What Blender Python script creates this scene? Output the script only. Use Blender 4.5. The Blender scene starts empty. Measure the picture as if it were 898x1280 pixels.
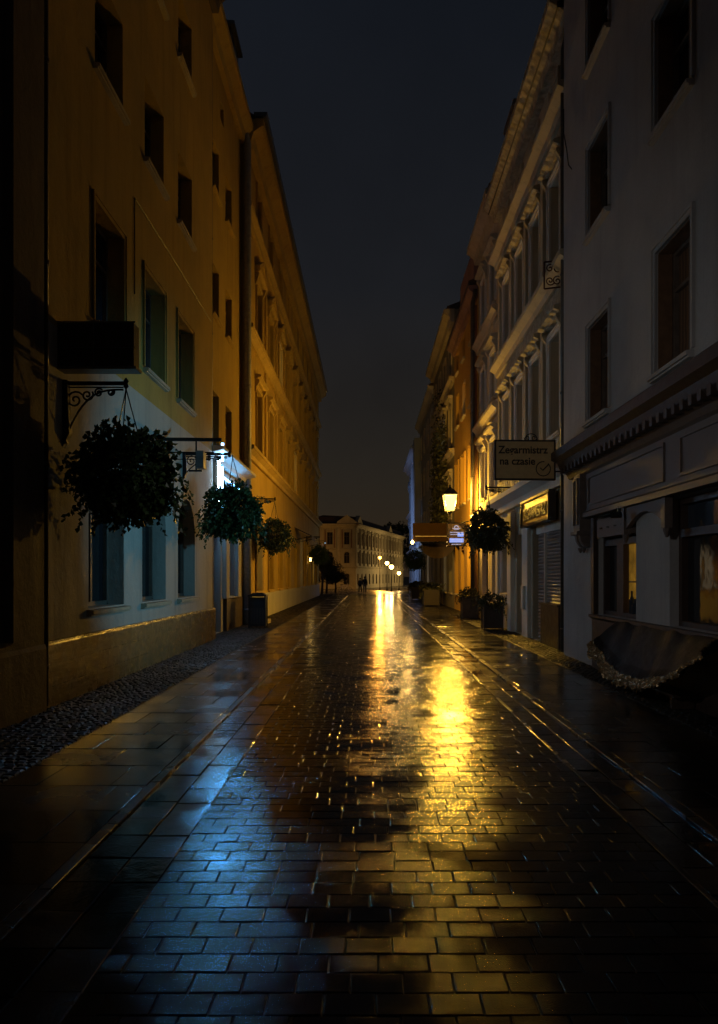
import bpy, bmesh, math, random
from math import radians as R_, sin, cos, pi
from mathutils import Vector, Matrix
random.seed(7)
S = bpy.context.scene
COL = S.collection

# ------------------------------------------------------------------ camera, world, exposure
cam = bpy.data.cameras.new("camera")
cam.sensor_fit = 'VERTICAL'; cam.sensor_height = 36; cam.lens = 27.0
cam.shift_x = -11/1280; cam.shift_y = 80/1280
cam.clip_start = 0.05; cam.clip_end = 4000
co = bpy.data.objects.new("camera", cam); COL.objects.link(co)
co.location = (0, 0, 1.6); co.rotation_euler = (R_(90), 0, 0)
S.camera = co

W = bpy.data.worlds.new("World"); S.world = W; W.use_nodes = True
nt = W.node_tree; N = nt.nodes; L = nt.links; N.clear()
out = N.new('ShaderNodeOutputWorld'); bg = N.new('ShaderNodeBackground')
tc = N.new('ShaderNodeTexCoord'); sep = N.new('ShaderNodeSeparateXYZ'); ramp = N.new('ShaderNodeValToRGB')
L.new(tc.outputs['Generated'], sep.inputs[0]); L.new(sep.outputs['Z'], ramp.inputs[0])
cr = ramp.color_ramp
cr.elements[0].position = 0.0; cr.elements[0].color = (0.0235, 0.0150, 0.0092, 1)
cr.elements[1].position = 0.62; cr.elements[1].color = (0.0040, 0.0050, 0.0078, 1)
e = cr.elements.new(0.12); e.color = (0.0165, 0.0125, 0.0098, 1)
e = cr.elements.new(0.35); e.color = (0.0078, 0.0078, 0.0098, 1)
sky = N.new('ShaderNodeTexSky'); sky.sky_type = 'NISHITA'; sky.sun_disc = False
sky.sun_elevation = R_(2); sky.sun_rotation = R_(200)
add = N.new('ShaderNodeMix'); add.data_type = 'RGBA'; add.blend_type = 'ADD'; add.inputs[0].default_value = 0.002
nz = N.new('ShaderNodeTexNoise'); nz.inputs['Scale'].default_value = 2.2; nz.inputs['Detail'].default_value = 5
mr = N.new('ShaderNodeMapRange'); mr.inputs[1].default_value = .3; mr.inputs[2].default_value = .7
mr.inputs[3].default_value = .80; mr.inputs[4].default_value = 1.45
L.new(tc.outputs['Generated'], nz.inputs['Vector']); L.new(nz.outputs[0], mr.inputs[0])
L.new(ramp.outputs[0], add.inputs[6]); L.new(sky.outputs[0], add.inputs[7])
L.new(add.outputs[2], bg.inputs[0]); L.new(mr.outputs[0], bg.inputs[1]); L.new(bg.outputs[0], out.inputs[0])
S.view_settings.view_transform = 'Standard'; S.view_settings.look = 'None'
S.view_settings.exposure = 0.0; S.view_settings.gamma = 1.0; S.view_settings.use_curve_mapping = False
S.render.engine = 'CYCLES'
S.cycles.use_denoising = True
S.cycles.max_bounces = 6; S.cycles.transparent_max_bounces = 8
S.cycles.sample_clamp_indirect = 4.0
try: S.cycles.use_light_tree = True
except Exception: pass

LAMP_W = 1500.0       # wall lantern
SODIUM = (1.0, 0.53, 0.06)
WARM = (1.0, 0.66, 0.24)
COOL = (0.50, 0.74, 1.0)

# ------------------------------------------------------------------ materials
def newmat(name):
    m = bpy.data.materials.new(name); m.use_nodes = True
    return m, m.node_tree.nodes, m.node_tree.links, m.node_tree.nodes['Principled BSDF']
def nd(N, t, **k):
    n = N.new(t)
    for a, v in k.items(): setattr(n, a, v)
    return n
def noise(N, L, scale, detail=4, rough=.6, vec=None):
    n = N.new('ShaderNodeTexNoise'); n.inputs['Scale'].default_value = scale
    n.inputs['Detail'].default_value = detail; n.inputs['Roughness'].default_value = rough
    if vec is not None: L.new(vec, n.inputs['Vector'])
    return n.outputs[0]
def rng(N, L, src, a, b, c, d):
    m = N.new('ShaderNodeMapRange'); L.new(src, m.inputs[0])
    for i, v in enumerate((a, b, c, d)): m.inputs[1+i].default_value = v
    return m.outputs[0]
def mixc(N, L, fac, c1, c2, mode='MIX'):
    m = N.new('ShaderNodeMix'); m.data_type = 'RGBA'; m.blend_type = mode
    if isinstance(fac, float): m.inputs[0].default_value = fac
    else: L.new(fac, m.inputs[0])
    for i, c in ((6, c1), (7, c2)):
        if isinstance(c, tuple): m.inputs[i].default_value = (*c[:3], 1)
        else: L.new(c, m.inputs[i])
    return m.outputs[2]
def bump(N, L, h, strength, dist, bs, prev=None):
    b = N.new('ShaderNodeBump'); b.inputs['Strength'].default_value = strength
    b.inputs['Distance'].default_value = dist; L.new(h, b.inputs['Height'])
    if prev is not None: L.new(prev, b.inputs['Normal'])
    L.new(b.outputs[0], bs.inputs['Normal']); return b.outputs[0]
def simple(name, col, rough=.5, metal=0, var=.25, scale=9, bmp=.15, spec=.5):
    m, N, L, b = newmat(name)
    tc = N.new('ShaderNodeTexCoord').outputs['Object']
    n = noise(N, L, scale, 5, .6, tc)
    c = mixc(N, L, rng(N, L, n, .3, .7, 0, 1), tuple(v*(1-var) for v in col), tuple(min(1, v*(1+var)) for v in col))
    L.new(c, b.inputs['Base Color']); b.inputs['Metallic'].default_value = metal
    L.new(rng(N, L, n, .3, .7, max(.03, rough-.1), min(1, rough+.1)), b.inputs['Roughness'])
    b.inputs['Specular IOR Level'].default_value = spec
    if bmp: bump(N, L, noise(N, L, scale*6, 4, .6, tc), bmp, .01, b)
    return m
def plaster(name, col, col2=None, rough=.8, var=.22, bmp=.5, streak=.6):
    """rendered wall: blotches, vertical rain streaks, fine trowel grain"""
    m, N, L, b = newmat(name)
    tc = N.new('ShaderNodeTexCoord').outputs['Object']
    mp = N.new('ShaderNodeMapping'); mp.inputs['Scale'].default_value = (2.2, 2.2, .16); L.new(tc, mp.inputs[0])
    col2 = col2 or tuple(v*(1-var*1.6) for v in col)
    big = noise(N, L, .55, 6, .62, tc); st = noise(N, L, 1.6, 6, .7, mp.outputs[0]); fine = noise(N, L, 26, 5, .7, tc)
    c = mixc(N, L, rng(N, L, big, .35, .68, 0, 1), col, col2)
    c = mixc(N, L, rng(N, L, st, .52, .75, 0, streak), c, tuple(v*.38 for v in col))
    c = mixc(N, L, rng(N, L, fine, .35, .7, 0, .25), c, tuple(v*.6 for v in col))
    L.new(c, b.inputs['Base Color'])
    L.new(rng(N, L, st, .3, .7, rough-.12, rough+.1), b.inputs['Roughness'])
    b.inputs['Specular IOR Level'].default_value = .3
    p = bump(N, L, fine, bmp, .012, b); bump(N, L, noise(N, L, 2.3, 5, .6, tc), bmp, .06, b, p)
    return m
def carved(name, col):
    m, N, L, b = newmat(name)
    tc = N.new('ShaderNodeTexCoord').outputs['Object']
    v = N.new('ShaderNodeTexVoronoi'); v.inputs['Scale'].default_value = 5.0; v.feature = 'SMOOTH_F1'; L.new(tc, v.inputs['Vector'])
    n = noise(N, L, 7, 5, .65, tc)
    c = mixc(N, L, rng(N, L, n, .35, .7, 0, 1), col, tuple(x*.5 for x in col)); L.new(c, b.inputs['Base Color'])
    b.inputs['Roughness'].default_value = .75
    p = bump(N, L, v.outputs['Distance'], 1.0, .12, b); bump(N, L, n, .5, .05, b, p)
    return m
def stone(name, col, r0, r1, grain=95, gstr=.4, var=.35, big=1.3, water=.5, spec=.5, wav=.10, tv=.12, gd=.006):
    """wet paving: per-stone tone from the face attribute 'tone', patchy water film, fine grain"""
    m, N, L, b = newmat(name)
    geo = N.new('ShaderNodeNewGeometry').outputs['Position']
    at = N.new('ShaderNodeAttribute'); at.attribute_name = 'tone'
    a = at.outputs['Fac']
    c = mixc(N, L, a, tuple(v*(1-var) for v in col), tuple(v*(1+var) for v in col))
    n = noise(N, L, 14, 5, .65, geo)
    c = mixc(N, L, rng(N, L, n, .35, .7, 0, .6), c, tuple(v*.45 for v in col)); L.new(c, b.inputs['Base Color'])
    w = noise(N, L, big, 5, .62, geo)
    wet = rng(N, L, w, water-.13, water+.13, 0, 1)
    mx = N.new('ShaderNodeMath'); mx.operation = 'MULTIPLY_ADD'; L.new(a, mx.inputs[0]); mx.inputs[1].default_value = tv
    L.new(rng(N, L, wet, 0, 1, r1, r0), mx.inputs[2]); L.new(mx.outputs[0], b.inputs['Roughness'])
    b.inputs['Specular IOR Level'].default_value = spec
    g = noise(N, L, grain, 3, .6, geo)
    gs = rng(N, L, wet, 0, 1, gstr, gstr*.22)
    bb = N.new('ShaderNodeBump'); bb.inputs['Distance'].default_value = gd; L.new(gs, bb.inputs['Strength']); L.new(g, bb.inputs['Height'])
    b2 = N.new('ShaderNodeBump'); b2.inputs['Distance'].default_value = .02; b2.inputs['Strength'].default_value = wav
    L.new(noise(N, L, 9, 3, .5, geo), b2.inputs['Height']); L.new(bb.outputs[0], b2.inputs['Normal']); L.new(b2.outputs[0], b.inputs['Normal'])
    return m
def glass(name, col=(.016, .017, .02), rough=.06, em=None, es=0):
    m, N, L, b = newmat(name)
    tc = N.new('ShaderNodeTexCoord').outputs['Object']
    b.inputs['Base Color'].default_value = (*col, 1); b.inputs['Roughness'].default_value = rough
    n = noise(N, L, 1.4, 3, .5, tc); bump(N, L, n, .25, .03, b)
    if em:
        n2 = noise(N, L, 2.6, 4, .6, tc)
        L.new(mixc(N, L, rng(N, L, n2, .35, .65, 0, 1), tuple(v*.25 for v in em), em), b.inputs['Emission Color'])
        b.inputs['Emission Strength'].default_value = es
    return m
def curtain(name, col):
    m, N, L, b = newmat(name)
    tc = N.new('ShaderNodeTexCoord').outputs['Object']
    w = N.new('ShaderNodeTexWave'); w.bands_direction = 'Y'; w.inputs['Scale'].default_value = 3.2
    w.inputs['Distortion'].default_value = 2.5; w.inputs['Detail'].default_value = 2; L.new(tc, w.inputs['Vector'])
    L.new(mixc(N, L, w.outputs[1], tuple(v*.45 for v in col), col), b.inputs['Base Color'])
    b.inputs['Roughness'].default_value = .7; b.inputs['Coat Weight'].default_value = 1.0; b.inputs['Coat Roughness'].default_value = .05
    return m
def emit(name, col, st):
    m, N, L, b = newmat(name)
    b.inputs['Base Color'].default_value = (0, 0, 0, 1)
    b.inputs['Emission Color'].default_value = (*col, 1); b.inputs['Emission Strength'].default_value = st
    return m
def lampglass(name, col, st):
    m = bpy.data.materials.new(name); m.use_nodes = True; N = m.node_tree.nodes; L = m.node_tree.links; N.clear()
    o = N.new('ShaderNodeOutputMaterial'); t = N.new('ShaderNodeBsdfTransparent'); e = N.new('ShaderNodeEmission'); a = N.new('ShaderNodeAddShader')
    t.inputs[0].default_value = (.8, .8, .8, 1); e.inputs[0].default_value = (*col, 1); e.inputs[1].default_value = st
    L.new(t.outputs[0], a.inputs[0]); L.new(e.outputs[0], a.inputs[1]); L.new(a.outputs[0], o.inputs[0])
    return m
def leafmat(name, c1, c2):
    m, N, L, b = newmat(name)
    at = N.new('ShaderNodeAttribute'); at.attribute_name = 'tone'
    L.new(mixc(N, L, at.outputs['Fac'], c1, c2), b.inputs['Base Color'])
    b.inputs['Roughness'].default_value = .42
    return m

M = dict(
  lining=simple('brown_jamb_paint', (.17, .095, .05), .5),
  yellow=plaster('yellow_plaster', (.50, .34, .085), (.36, .26, .08)),
  yellow2=plaster('deep_yellow_plaster', (.56, .38, .075), (.44, .30, .06), var=.15),
  ochre=plaster('ochre_plaster', (.52, .36, .08), (.42, .28, .06), var=.15),
  greyw=plaster('grey_plaster', (.44, .43, .42), (.34, .33, .33), streak=.25),
  pale=plaster('pale_plaster', (.56, .49, .36), (.44, .38, .27)),
  ground_pale=plaster('pale_grey_plaster', (.52, .50, .44), (.42, .40, .35)),
  orange=plaster('orange_plaster', (.54, .33, .07), (.46, .27, .06), var=.15, streak=.2),
  pink=plaster('pink_plaster', (.36, .22, .19)),
  brown=plaster('brown_plaster', (.16, .13, .11), (.11, .09, .075)),
  olive=plaster('olive_plaster', (.28, .25, .17), (.20, .18, .12)),
  bluew=plaster('blue_tint_plaster', (.42, .48, .62), (.34, .40, .54)),  # blue light on the corner house, put into its plaster colour
  palace=plaster('palace_stone', (.40, .37, .30), (.30, .28, .22), rough=.85),
  palace_red=plaster('palace_brick', (.20, .12, .085), (.16, .10, .07), rough=.85),
  trim=plaster('trim_stucco', (.54, .47, .34), (.40, .34, .24), bmp=.5),
  trimw=plaster('white_trim', (.76, .71, .62), (.60, .56, .48), bmp=.3, streak=.25),
  trimy=plaster('yellow_trim', (.58, .42, .12), (.46, .32, .09), bmp=.4),
  carved=carved('carved_stucco', (.50, .43, .30)),
  roof=simple('roof_tiles', (.045, .030, .024), .55, bmp=.5),
  zinc=simple('zinc_sheet', (.16, .165, .17), .38, .7),
  darkwood=simple('dark_brown_paint', (.060, .036, .024), .38, bmp=.3),
  shopwood=simple('shopfront_paint', (.115, .088, .075), .55, bmp=.35),
  shopdark=simple('shopfront_dark_paint', (.050, .030, .022), .5, bmp=.3),
  frame=simple('window_frame_paint', (.13, .10, .08), .4),
  framew=simple('white_frame_paint', (.50, .50, .49), .45),
  iron=simple('black_iron', (.018, .018, .02), .38, .5, bmp=.3),
  rust=simple('red_iron', (.08, .028, .024), .6, .2),
  pipe=simple('painted_pipe', (.10, .09, .075), .45, .3),
  pipeg=simple('grey_pipe', (.30, .31, .31), .5, .1),
  glass=glass('dark_glass'), glassb=glass('blue_glass', (.03, .042, .06), .12),
  curt=curtain('curtained_glass', (.30, .29, .27)), curtb=curtain('brown_blind', (.20, .11, .06)),
  litw=glass('lit_glass', (.05, .04, .03), .15, (1, .78, .46), .85),
  litb=glass('blue_lit_glass', (.05, .05, .06), .1, (.32, .52, 1), .42),
  lity=glass('yellow_lit_glass', (.05, .04, .03), .1, (1, .50, .05), .16),
  plinth=None,
  shutter=simple('shutter_metal', (.36, .36, .37), .42, .55, bmp=.2),
  gold=simple('gold_board', (.40, .25, .06), .42, .8, bmp=.3),
  signface=simple('sign_panel', (.62, .43, .20), .45, bmp=.1, var=.1),
  signdark=simple('sign_dark', (.035, .024, .016), .5),
  awnboard=simple('awning_board', (.035, .020, .007), .95, bmp=.1, var=.1, spec=.1), awn=simple('awning_cloth', (.035, .022, .014), .7, bmp=.3),
  cream=simple('cream_cloth', (.62, .48, .30), .7),
  navy=simple('sign_navy', (.19, .15, .10), .5, bmp=0),
  tube_b=emit('blue_tube', (.16, .50, 1.0), 26), tube_w=emit('blue_white_tube', (.45, .75, 1.0), 34),
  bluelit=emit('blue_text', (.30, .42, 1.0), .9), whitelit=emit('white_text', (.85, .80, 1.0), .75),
  bin=simple('bin_enamel', (.022, .022, .024), .35, .3), planter=simple('planter_wood', (.05, .038, .032), .55, bmp=.3),
  soil=simple('soil', (.03, .02, .015), .9),
  lampw=lampglass('lantern_glass', (1.0, .60, .15), 1.9), lampfar=emit('far_lamp_glass', (1.0, .60, .16), 16),
  lampor=emit('far_orange_glass', (1.0, .36, .04), 16), lampc=emit('added_lamp_glass', COOL, .8),
  bulb=emit('warm_bulb', (1.0, .62, .16), 22),
  leaf=leafmat('leaves', (.022, .045, .016), (.06, .115, .035)), leafo=leafmat('olive_leaves', (.035, .04, .012), (.09, .09, .03)),
  petal=leafmat('orange_petals', (.55, .25, .05), (.65, .4, .1)),
  bark=simple('bark', (.06, .045, .035), .9, bmp=.6),
  skin=simple('skin', (.42, .27, .2), .6, bmp=0), cloth1=simple('dark_cloth', (.03, .03, .035), .8), cloth2=simple('grey_cloth', (.16, .17, .2), .8),
  trous=simple('pale_trousers', (.22, .21, .2), .8), hair=simple('hair', (.03, .02, .015), .6), rubber=simple('rubber', (.02, .02, .02), .7),
  white=simple('white_enamel', (.7, .7, .68), .4),
  road=stone('wet_pavers', (.014, .0105, .009), .08, .125, grain=150, gstr=.7, water=.50, spec=.20, wav=.06, tv=.06, gd=.0026),
  slab=stone('wet_slabs', (.040, .034, .028), .09, .22, grain=70, gstr=.35, big=.8, water=.46),
  gutter=stone('wet_gutter', (.022, .019, .017), .07, .20, grain=60, gstr=.4, big=1.6, water=.44),
  sett=stone('wet_setts', (.024, .020, .016), .30, .5, grain=60, gstr=.8, water=.6, spec=.3),
  kerb=stone('wet_kerb', (.045, .042, .037), .12, .28, grain=60, gstr=.3),
  joint=stone('wet_joints', (.014, .012, .010), .25, .5, grain=60, gstr=.8, water=.6),
  plaza=stone('wet_plaza', (.045, .038, .032), .10, .28, grain=30, gstr=.4, big=.4),
)
def tilemat():
    m, N, L, b = newmat('plinth_tiles')
    tc = N.new('ShaderNodeTexCoord').outputs['Object']
    sp = N.new('ShaderNodeSeparateXYZ'); cb = N.new('ShaderNodeCombineXYZ'); L.new(tc, sp.inputs[0])
    L.new(sp.outputs['Y'], cb.inputs[0]); L.new(sp.outputs['Z'], cb.inputs[1])
    br = N.new('ShaderNodeTexBrick'); L.new(cb.outputs[0], br.inputs['Vector']); br.inputs['Scale'].default_value = 1
    br.inputs['Brick Width'].default_value = .95; br.inputs['Row Height'].default_value = .265; br.inputs['Mortar Size'].default_value = .006
    br.inputs['Color1'].default_value = (.17, .12, .055, 1); br.inputs['Color2'].default_value = (.20, .145, .07, 1); br.inputs['Mortar'].default_value = (.10, .07, .035, 1)
    n = noise(N, L, 5, 5, .65, tc)
    L.new(mixc(N, L, rng(N, L, n, .4, .7, 0, .7), br.outputs['Color'], (.12, .085, .04)), b.inputs['Base Color'])
    L.new(rng(N, L, n, .3, .7, .20, .34), b.inputs['Roughness'])
    mp = N.new('ShaderNodeMapping'); mp.inputs['Scale'].default_value = (1, .8, 5); L.new(tc, mp.inputs[0])
    p = bump(N, L, br.outputs['Fac'], -.6, .01, b); p = bump(N, L, noise(N, L, 3.0, 4, .6, mp.outputs[0]), 0.35, .03, b, p)
    bump(N, L, noise(N, L, 50, 3, .6, tc), .25, .006, b, p)
    return m
M['plinth'] = tilemat()

# ------------------------------------------------------------------ mesh helpers
class MB:
    def __init__(s): s.v = []; s.f = []; s.t = []
    def add(s, vs, fs, tone=None):
        o = len(s.v); s.v += [tuple(v) for v in vs]; s.f += [tuple(o+i for i in f) for f in fs]
        s.t += [random.random() if tone is None else tone]*len(fs); return s
    def box(s, x0, x1, y0, y1, z0, z1):
        if x0 > x1: x0, x1 = x1, x0
        if y0 > y1: y0, y1 = y1, y0
        return s.add([(x0,y0,z0),(x1,y0,z0),(x1,y1,z0),(x0,y1,z0),(x0,y0,z1),(x1,y0,z1),(x1,y1,z1),(x0,y1,z1)],
              [(0,3,2,1),(4,5,6,7),(0,1,5,4),(1,2,6,5),(2,3,7,6),(3,0,4,7)])
    def prism(s, pts, y0, y1):
        """profile of (x,z) points swept along y"""
        n = len(pts); vs = [(p[0], y0, p[1]) for p in pts]+[(p[0], y1, p[1]) for p in pts]
        return s.add(vs, [tuple(range(n)), tuple(range(2*n-1, n-1, -1))]+[(i, i+n, (i+1) % n+n, (i+1) % n) for i in range(n)])
    def tube(s, pts, r, n=7, cap=True):
        pts = [Vector(p) for p in pts]; rs = r if isinstance(r, (list, tuple)) else [r]*len(pts)
        vs = []; fs = []; up = None
        for i, p in enumerate(pts):
            d = (pts[min(i+1, len(pts)-1)]-pts[max(i-1, 0)]).normalized()
            if up is None or abs(up.dot(d)) > .95: up = Vector((0, 0, 1)) if abs(d.z) < .9 else Vector((1, 0, 0))
            a = d.cross(up).normalized(); b = a.cross(d).normalized(); up = b
            for k in range(n): q = 2*pi*k/n; vs.append(p+rs[i]*(cos(q)*a+sin(q)*b))
        for i in range(len(pts)-1):
            for k in range(n): fs.append((i*n+k, i*n+(k+1) % n, (i+1)*n+(k+1) % n, (i+1)*n+k))
        if cap: fs += [tuple(range(n))[::-1], tuple((len(pts)-1)*n+k for k in range(n))]
        return s.add(vs, fs)
    def lathe(s, prof, c=(0, 0, 0), n=16, rot=0):
        vs = []; fs = []
        for r, z in prof:
            for k in range(n): q = rot+2*pi*k/n; vs.append((c[0]+r*cos(q), c[1]+r*sin(q), c[2]+z))
        for i in range(len(prof)-1):
            for k in range(n): fs.append((i*n+k, i*n+(k+1) % n, (i+1)*n+(k+1) % n, (i+1)*n+k))
        fs += [tuple(range(n))[::-1], tuple((len(prof)-1)*n+k for k in range(n))]
        return s.add(vs, fs)
    def mesh(s, name, mat, smooth=False):
        me = bpy.data.meshes.new(name); me.from_pydata(s.v, [], s.f); me.materials.append(mat)
        a = me.attributes.new('tone', 'FLOAT', 'FACE'); a.data.foreach_set('value', s.t)
        if smooth: me.polygons.foreach_set('use_smooth', [True]*len(s.f))
        me.update(); return me
    def build(s, name, mat, parent=None, loc=(0, 0, 0), smooth=False):
        return place(name, s.mesh(name, mat, smooth), parent, loc)
def place(name, me, parent=None, loc=(0, 0, 0), rz=0):
    o = bpy.data.objects.new(name, me); COL.objects.link(o); o.location = loc; o.rotation_euler[2] = rz
    if parent: o.parent = parent
    return o
def tag(o, label, cat, group=None, kind=None):
    if label: o['label'] = label
    if cat: o['category'] = cat
    if group: o['group'] = group
    if kind: o['kind'] = kind
    return o
def empty(name, loc, label, cat, group=None, rz=0):
    o = place(name, None, None, loc, rz); return tag(o, label, cat, group)
def struct(name, mb, mat):
    o = mb.build(name, mat); o['kind'] = 'structure'; return o
def copy_tree(o, parent=None):
    c = o.copy(); COL.objects.link(c)
    if parent: c.parent = parent
    for ch in [x for x in ALLCH.get(o.name, [])]: pass
    for ch in list(o.children): copy_tree(ch, c)
    return c
ALLCH = {}
def refresh(): bpy.context.view_layer.update()

def spiral(c, r0, r1, a0, turns, n=22, plane='xz'):
    pts = []
    for i in range(n+1):
        t = i/n; r = r0+(r1-r0)*t; a = a0+turns*2*pi*t
        pts.append((c[0]+r*cos(a), c[1], c[2]+r*sin(a)))
    return pts

# ------------------------------------------------------------------ ground
def field(x0, x1, y0, y1, w, l, gap, tilt, bev, ztop, run='x', jit=.004, rnd=False):
    """individual bevelled stones; run='x' rows across the street, 'y' rows along it"""
    mb = MB(); h = .03
    if run == 'x': A0, A1, B0, B1, wa, wb = x0, x1, y0, y1, w, l
    else: A0, A1, B0, B1, wa, wb = y0, y1, x0, x1, l, w
    rows = int(round((B1-B0)/wb)); wb = (B1-B0)/rows
    for r in range(rows):
        a = A0; first = True
        while a < A1-1e-4:
            ww = wa*(1+random.uniform(-.05, .05))
            if first and r % 2: ww = wa*.5
            if random.random() < .04: ww *= 1.6
            first = False
            b = min(a+ww, A1)
            if A1-b < wa*.25: b = A1
            p0, p1, q0, q1 = a+gap/2, b-gap/2, B0+r*wb+gap/2, B0+(r+1)*wb-gap/2
            a = b
            tx = random.uniform(-tilt, tilt); ty = random.uniform(-tilt, tilt); dz = random.uniform(-jit, jit)
            def P(p, q, z):
                zz = z+((p-(p0+p1)/2)*tx+(q-(q0+q1)/2)*ty if z > -.5*h else 0)
                p += random.uniform(-.003, .003); q += random.uniform(-.003, .003); zz -= random.random()**4*bev*.5 if z == 0 or z > -.5*bev else 0
                return (p, q, ztop+zz+dz) if run == 'x' else (q, p, ztop+zz+dz)
            e = bev; e2 = bev*.35
            vs = [P(p0,q0,-h),P(p1,q0,-h),P(p1,q1,-h),P(p0,q1,-h),
                  P(p0,q0,-e*.8),P(p1,q0,-e*.8),P(p1,q1,-e*.8),P(p0,q1,-e*.8),
                  P(p0+e,q0+e,-e*.12),P(p1-e,q0+e,-e*.12),P(p1-e,q1-e,-e*.12),P(p0+e,q1-e,-e*.12)]
            if rnd:
                k = 3.2*e; c4 = [random.uniform(0, e*.16) for _ in range(4)]
                vs += [P(p0+k,q0+k,c4[0]),P(p1-k,q0+k,c4[1]),P(p1-k,q1-k,c4[2]),P(p0+k,q1-k,c4[3])]
                mb.add(vs, [(0,1,5,4),(1,2,6,5),(2,3,7,6),(3,0,4,7),(4,5,9,8),(5,6,10,9),(6,7,11,10),(7,4,8,11),(8,9,13,12),(9,10,14,13),(10,11,15,14),(11,8,12,15),(12,13,14,15)])
                continue
            mb.add(vs, [(0,1,5,4),(1,2,6,5),(2,3,7,6),(3,0,4,7),(4,5,9,8),(5,6,10,9),(6,7,11,10),(7,4,8,11),(8,9,10,11)])
    return mb
YE = 66.0
g = MB()
prof = [(-400, -.022), (YE, -.022), (160, -1.4), (3000, -1.4)]
for (a, za), (b, zb) in zip(prof, prof[1:]):
    g.add([(-1500, a, za), (1500, a, za), (1500, b, zb), (-1500, b, zb)], [(0, 1, 2, 3)], .5)
struct('ground', g, M['joint'])
pz = MB(); pz.add([(-60, YE, -.012), (60, YE, -.012), (60, 160, -1.388), (-60, 160, -1.388)], [(0, 1, 2, 3)], .5)
pz.add([(-60, 160, -1.388), (60, 160, -1.388), (60, 260, -1.388), (-60, 260, -1.388)], [(0, 1, 2, 3)], .5)
struct('plaza', pz, M['plaza'])
struct('road', field(-1.1, 1.68, -1, YE, .205, .152, .005, .006, .004, 0, 'x', .0015), M['road'])
jt = MB(); jt.add([(-1.1, -1, -.008), (1.68, -1, -.008), (1.68, YE, -.008), (-1.1, YE, -.008)], [(0, 1, 2, 3)], .5)
struct('road', jt, M['joint'])
struct('gutter', field(-1.60, -1.1, -1, YE, .25, .36, .008, .008, .005, -.006, 'y'), M['gutter'])
struct('gutter', field(1.72, 2.10, -1, YE, .19, .36, .008, .008, .005, -.006, 'y'), M['gutter'])
struct('pavement', field(-2.80, -1.68, -1, YE, .56, .62, .006, .005, .004, .012, 'x', .002), M['slab'])
struct('pavement', field(2.19, 3.40, -1, YE, .60, .42, .006, .005, .004, .012, 'x', .002), M['slab'])
struct('cobbled_verge', field(-4.6, -2.80, -1, YE, .10, .10, .012, .10, .016, .030), M['sett'])
struct('cobbled_verge', field(3.40, 4.6, -1, YE, .10, .10, .012, .10, .016, .030), M['sett'])
struct('kerb', field(-1.68, -1.60, -1, YE, .08, 1.0, .006, .004, .006, .014, 'y', .001), M['kerb'])
struct('kerb', field(2.10, 2.19, -1, YE, .09, 1.0, .006, .004, .006, .014, 'y', .001), M['kerb'])
struct('kerb', field(1.68, 1.72, -1, YE, .04, 1.0, .003, .004, .004, .006, 'y', .001), M['kerb'])

# ------------------------------------------------------------------ windows
MC = {}
def cached(key, fn, mat):
    k = key+(mat.name,)
    if k not in MC: MC[k] = fn().mesh(str(key[0]), mat)
    return MC[k]
def arc(w, h, n=12):
    """arched outline of an opening w x h, bottom-left round to bottom-right (y,z)"""
    r = w/2; zc = h-r
    return [(-w/2, 0)]+[(-r*cos(pi*i/n), zc+r*sin(pi*i/n)) for i in range(n+1)]+[(w/2, 0)]
def frame_mb(w, h, rv, arch, bars):
    m = MB(); t = .065; x0, x1 = -rv-.01, -rv+.05
    if not arch:
        m.box(x0, x1, -w/2, -w/2+t, 0, h); m.box(x0, x1, w/2-t, w/2, 0, h)
        m.box(x0, x1, -w/2+t, w/2-t, 0, t); m.box(x0, x1, -w/2+t, w/2-t, h-t, h)
    else:
        o = arc(w, h); i = [(y*(1-2*t/w), t if z == 0 else z-t*(1 if z > h-w/2 else 0)) for y, z in o]
        for a in range(len(o)-1):
            vs = [(x, *p) for x in (x0, x1) for p in (o[a], o[a+1], i[a+1], i[a])]
            m.add(vs, [(0,1,2,3),(4,7,6,5),(0,4,5,1),(3,2,6,7)])
        m.box(x0, x1, -w/2+t, w/2-t, 0, t)
    if bars:
        m.box(x0+.005, x1+.01, -.035, .035, t, h-(t if not arch else t*1.2)); zt = h*.66
        m.box(x0+.004, x1-.004, -w/2+t, -.035, zt, zt+.05); m.box(x0+.004, x1-.004, .035, w/2-t, zt, zt+.05)
    return m
def pane_mb(w, h, rv, arch):
    m = MB()
    if not arch: return m.box(-rv-.04, -rv-.012, -w/2+.01, w/2-.01, .01, h-.01)
    o = arc(w-.02, h-.01); n = len(o)
    vs = [(-rv-.012, *p) for p in o]+[(-rv-.04, *p) for p in o]
    return m.add(vs, [tuple(range(n)), tuple(range(2*n-1, n-1, -1))]+[(i, (i+1) % n, (i+1) % n+n, i+n) for i in range(n)])
def sill_mb(w, rv):
    return MB().prism([(-rv+.05, -.002), (.10, -.03), (.10, -.085), (.07, -.085), (.07, -.11), (-rv+.05, -.11)], -w/2-.08, w/2+.08)
def surround_mb(w, h, t, d):
    m = MB()
    for a, b, p in ((0, t, d), (t*.62, t, d+.02)):
        m.box(-.01, p, -w/2-b, -w/2-a, 0, h+b); m.box(-.01, p, w/2+a, w/2+b, 0, h+b); m.box(-.01, p, -w/2-a, w/2+a, h+a, h+b)
    return m
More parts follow.
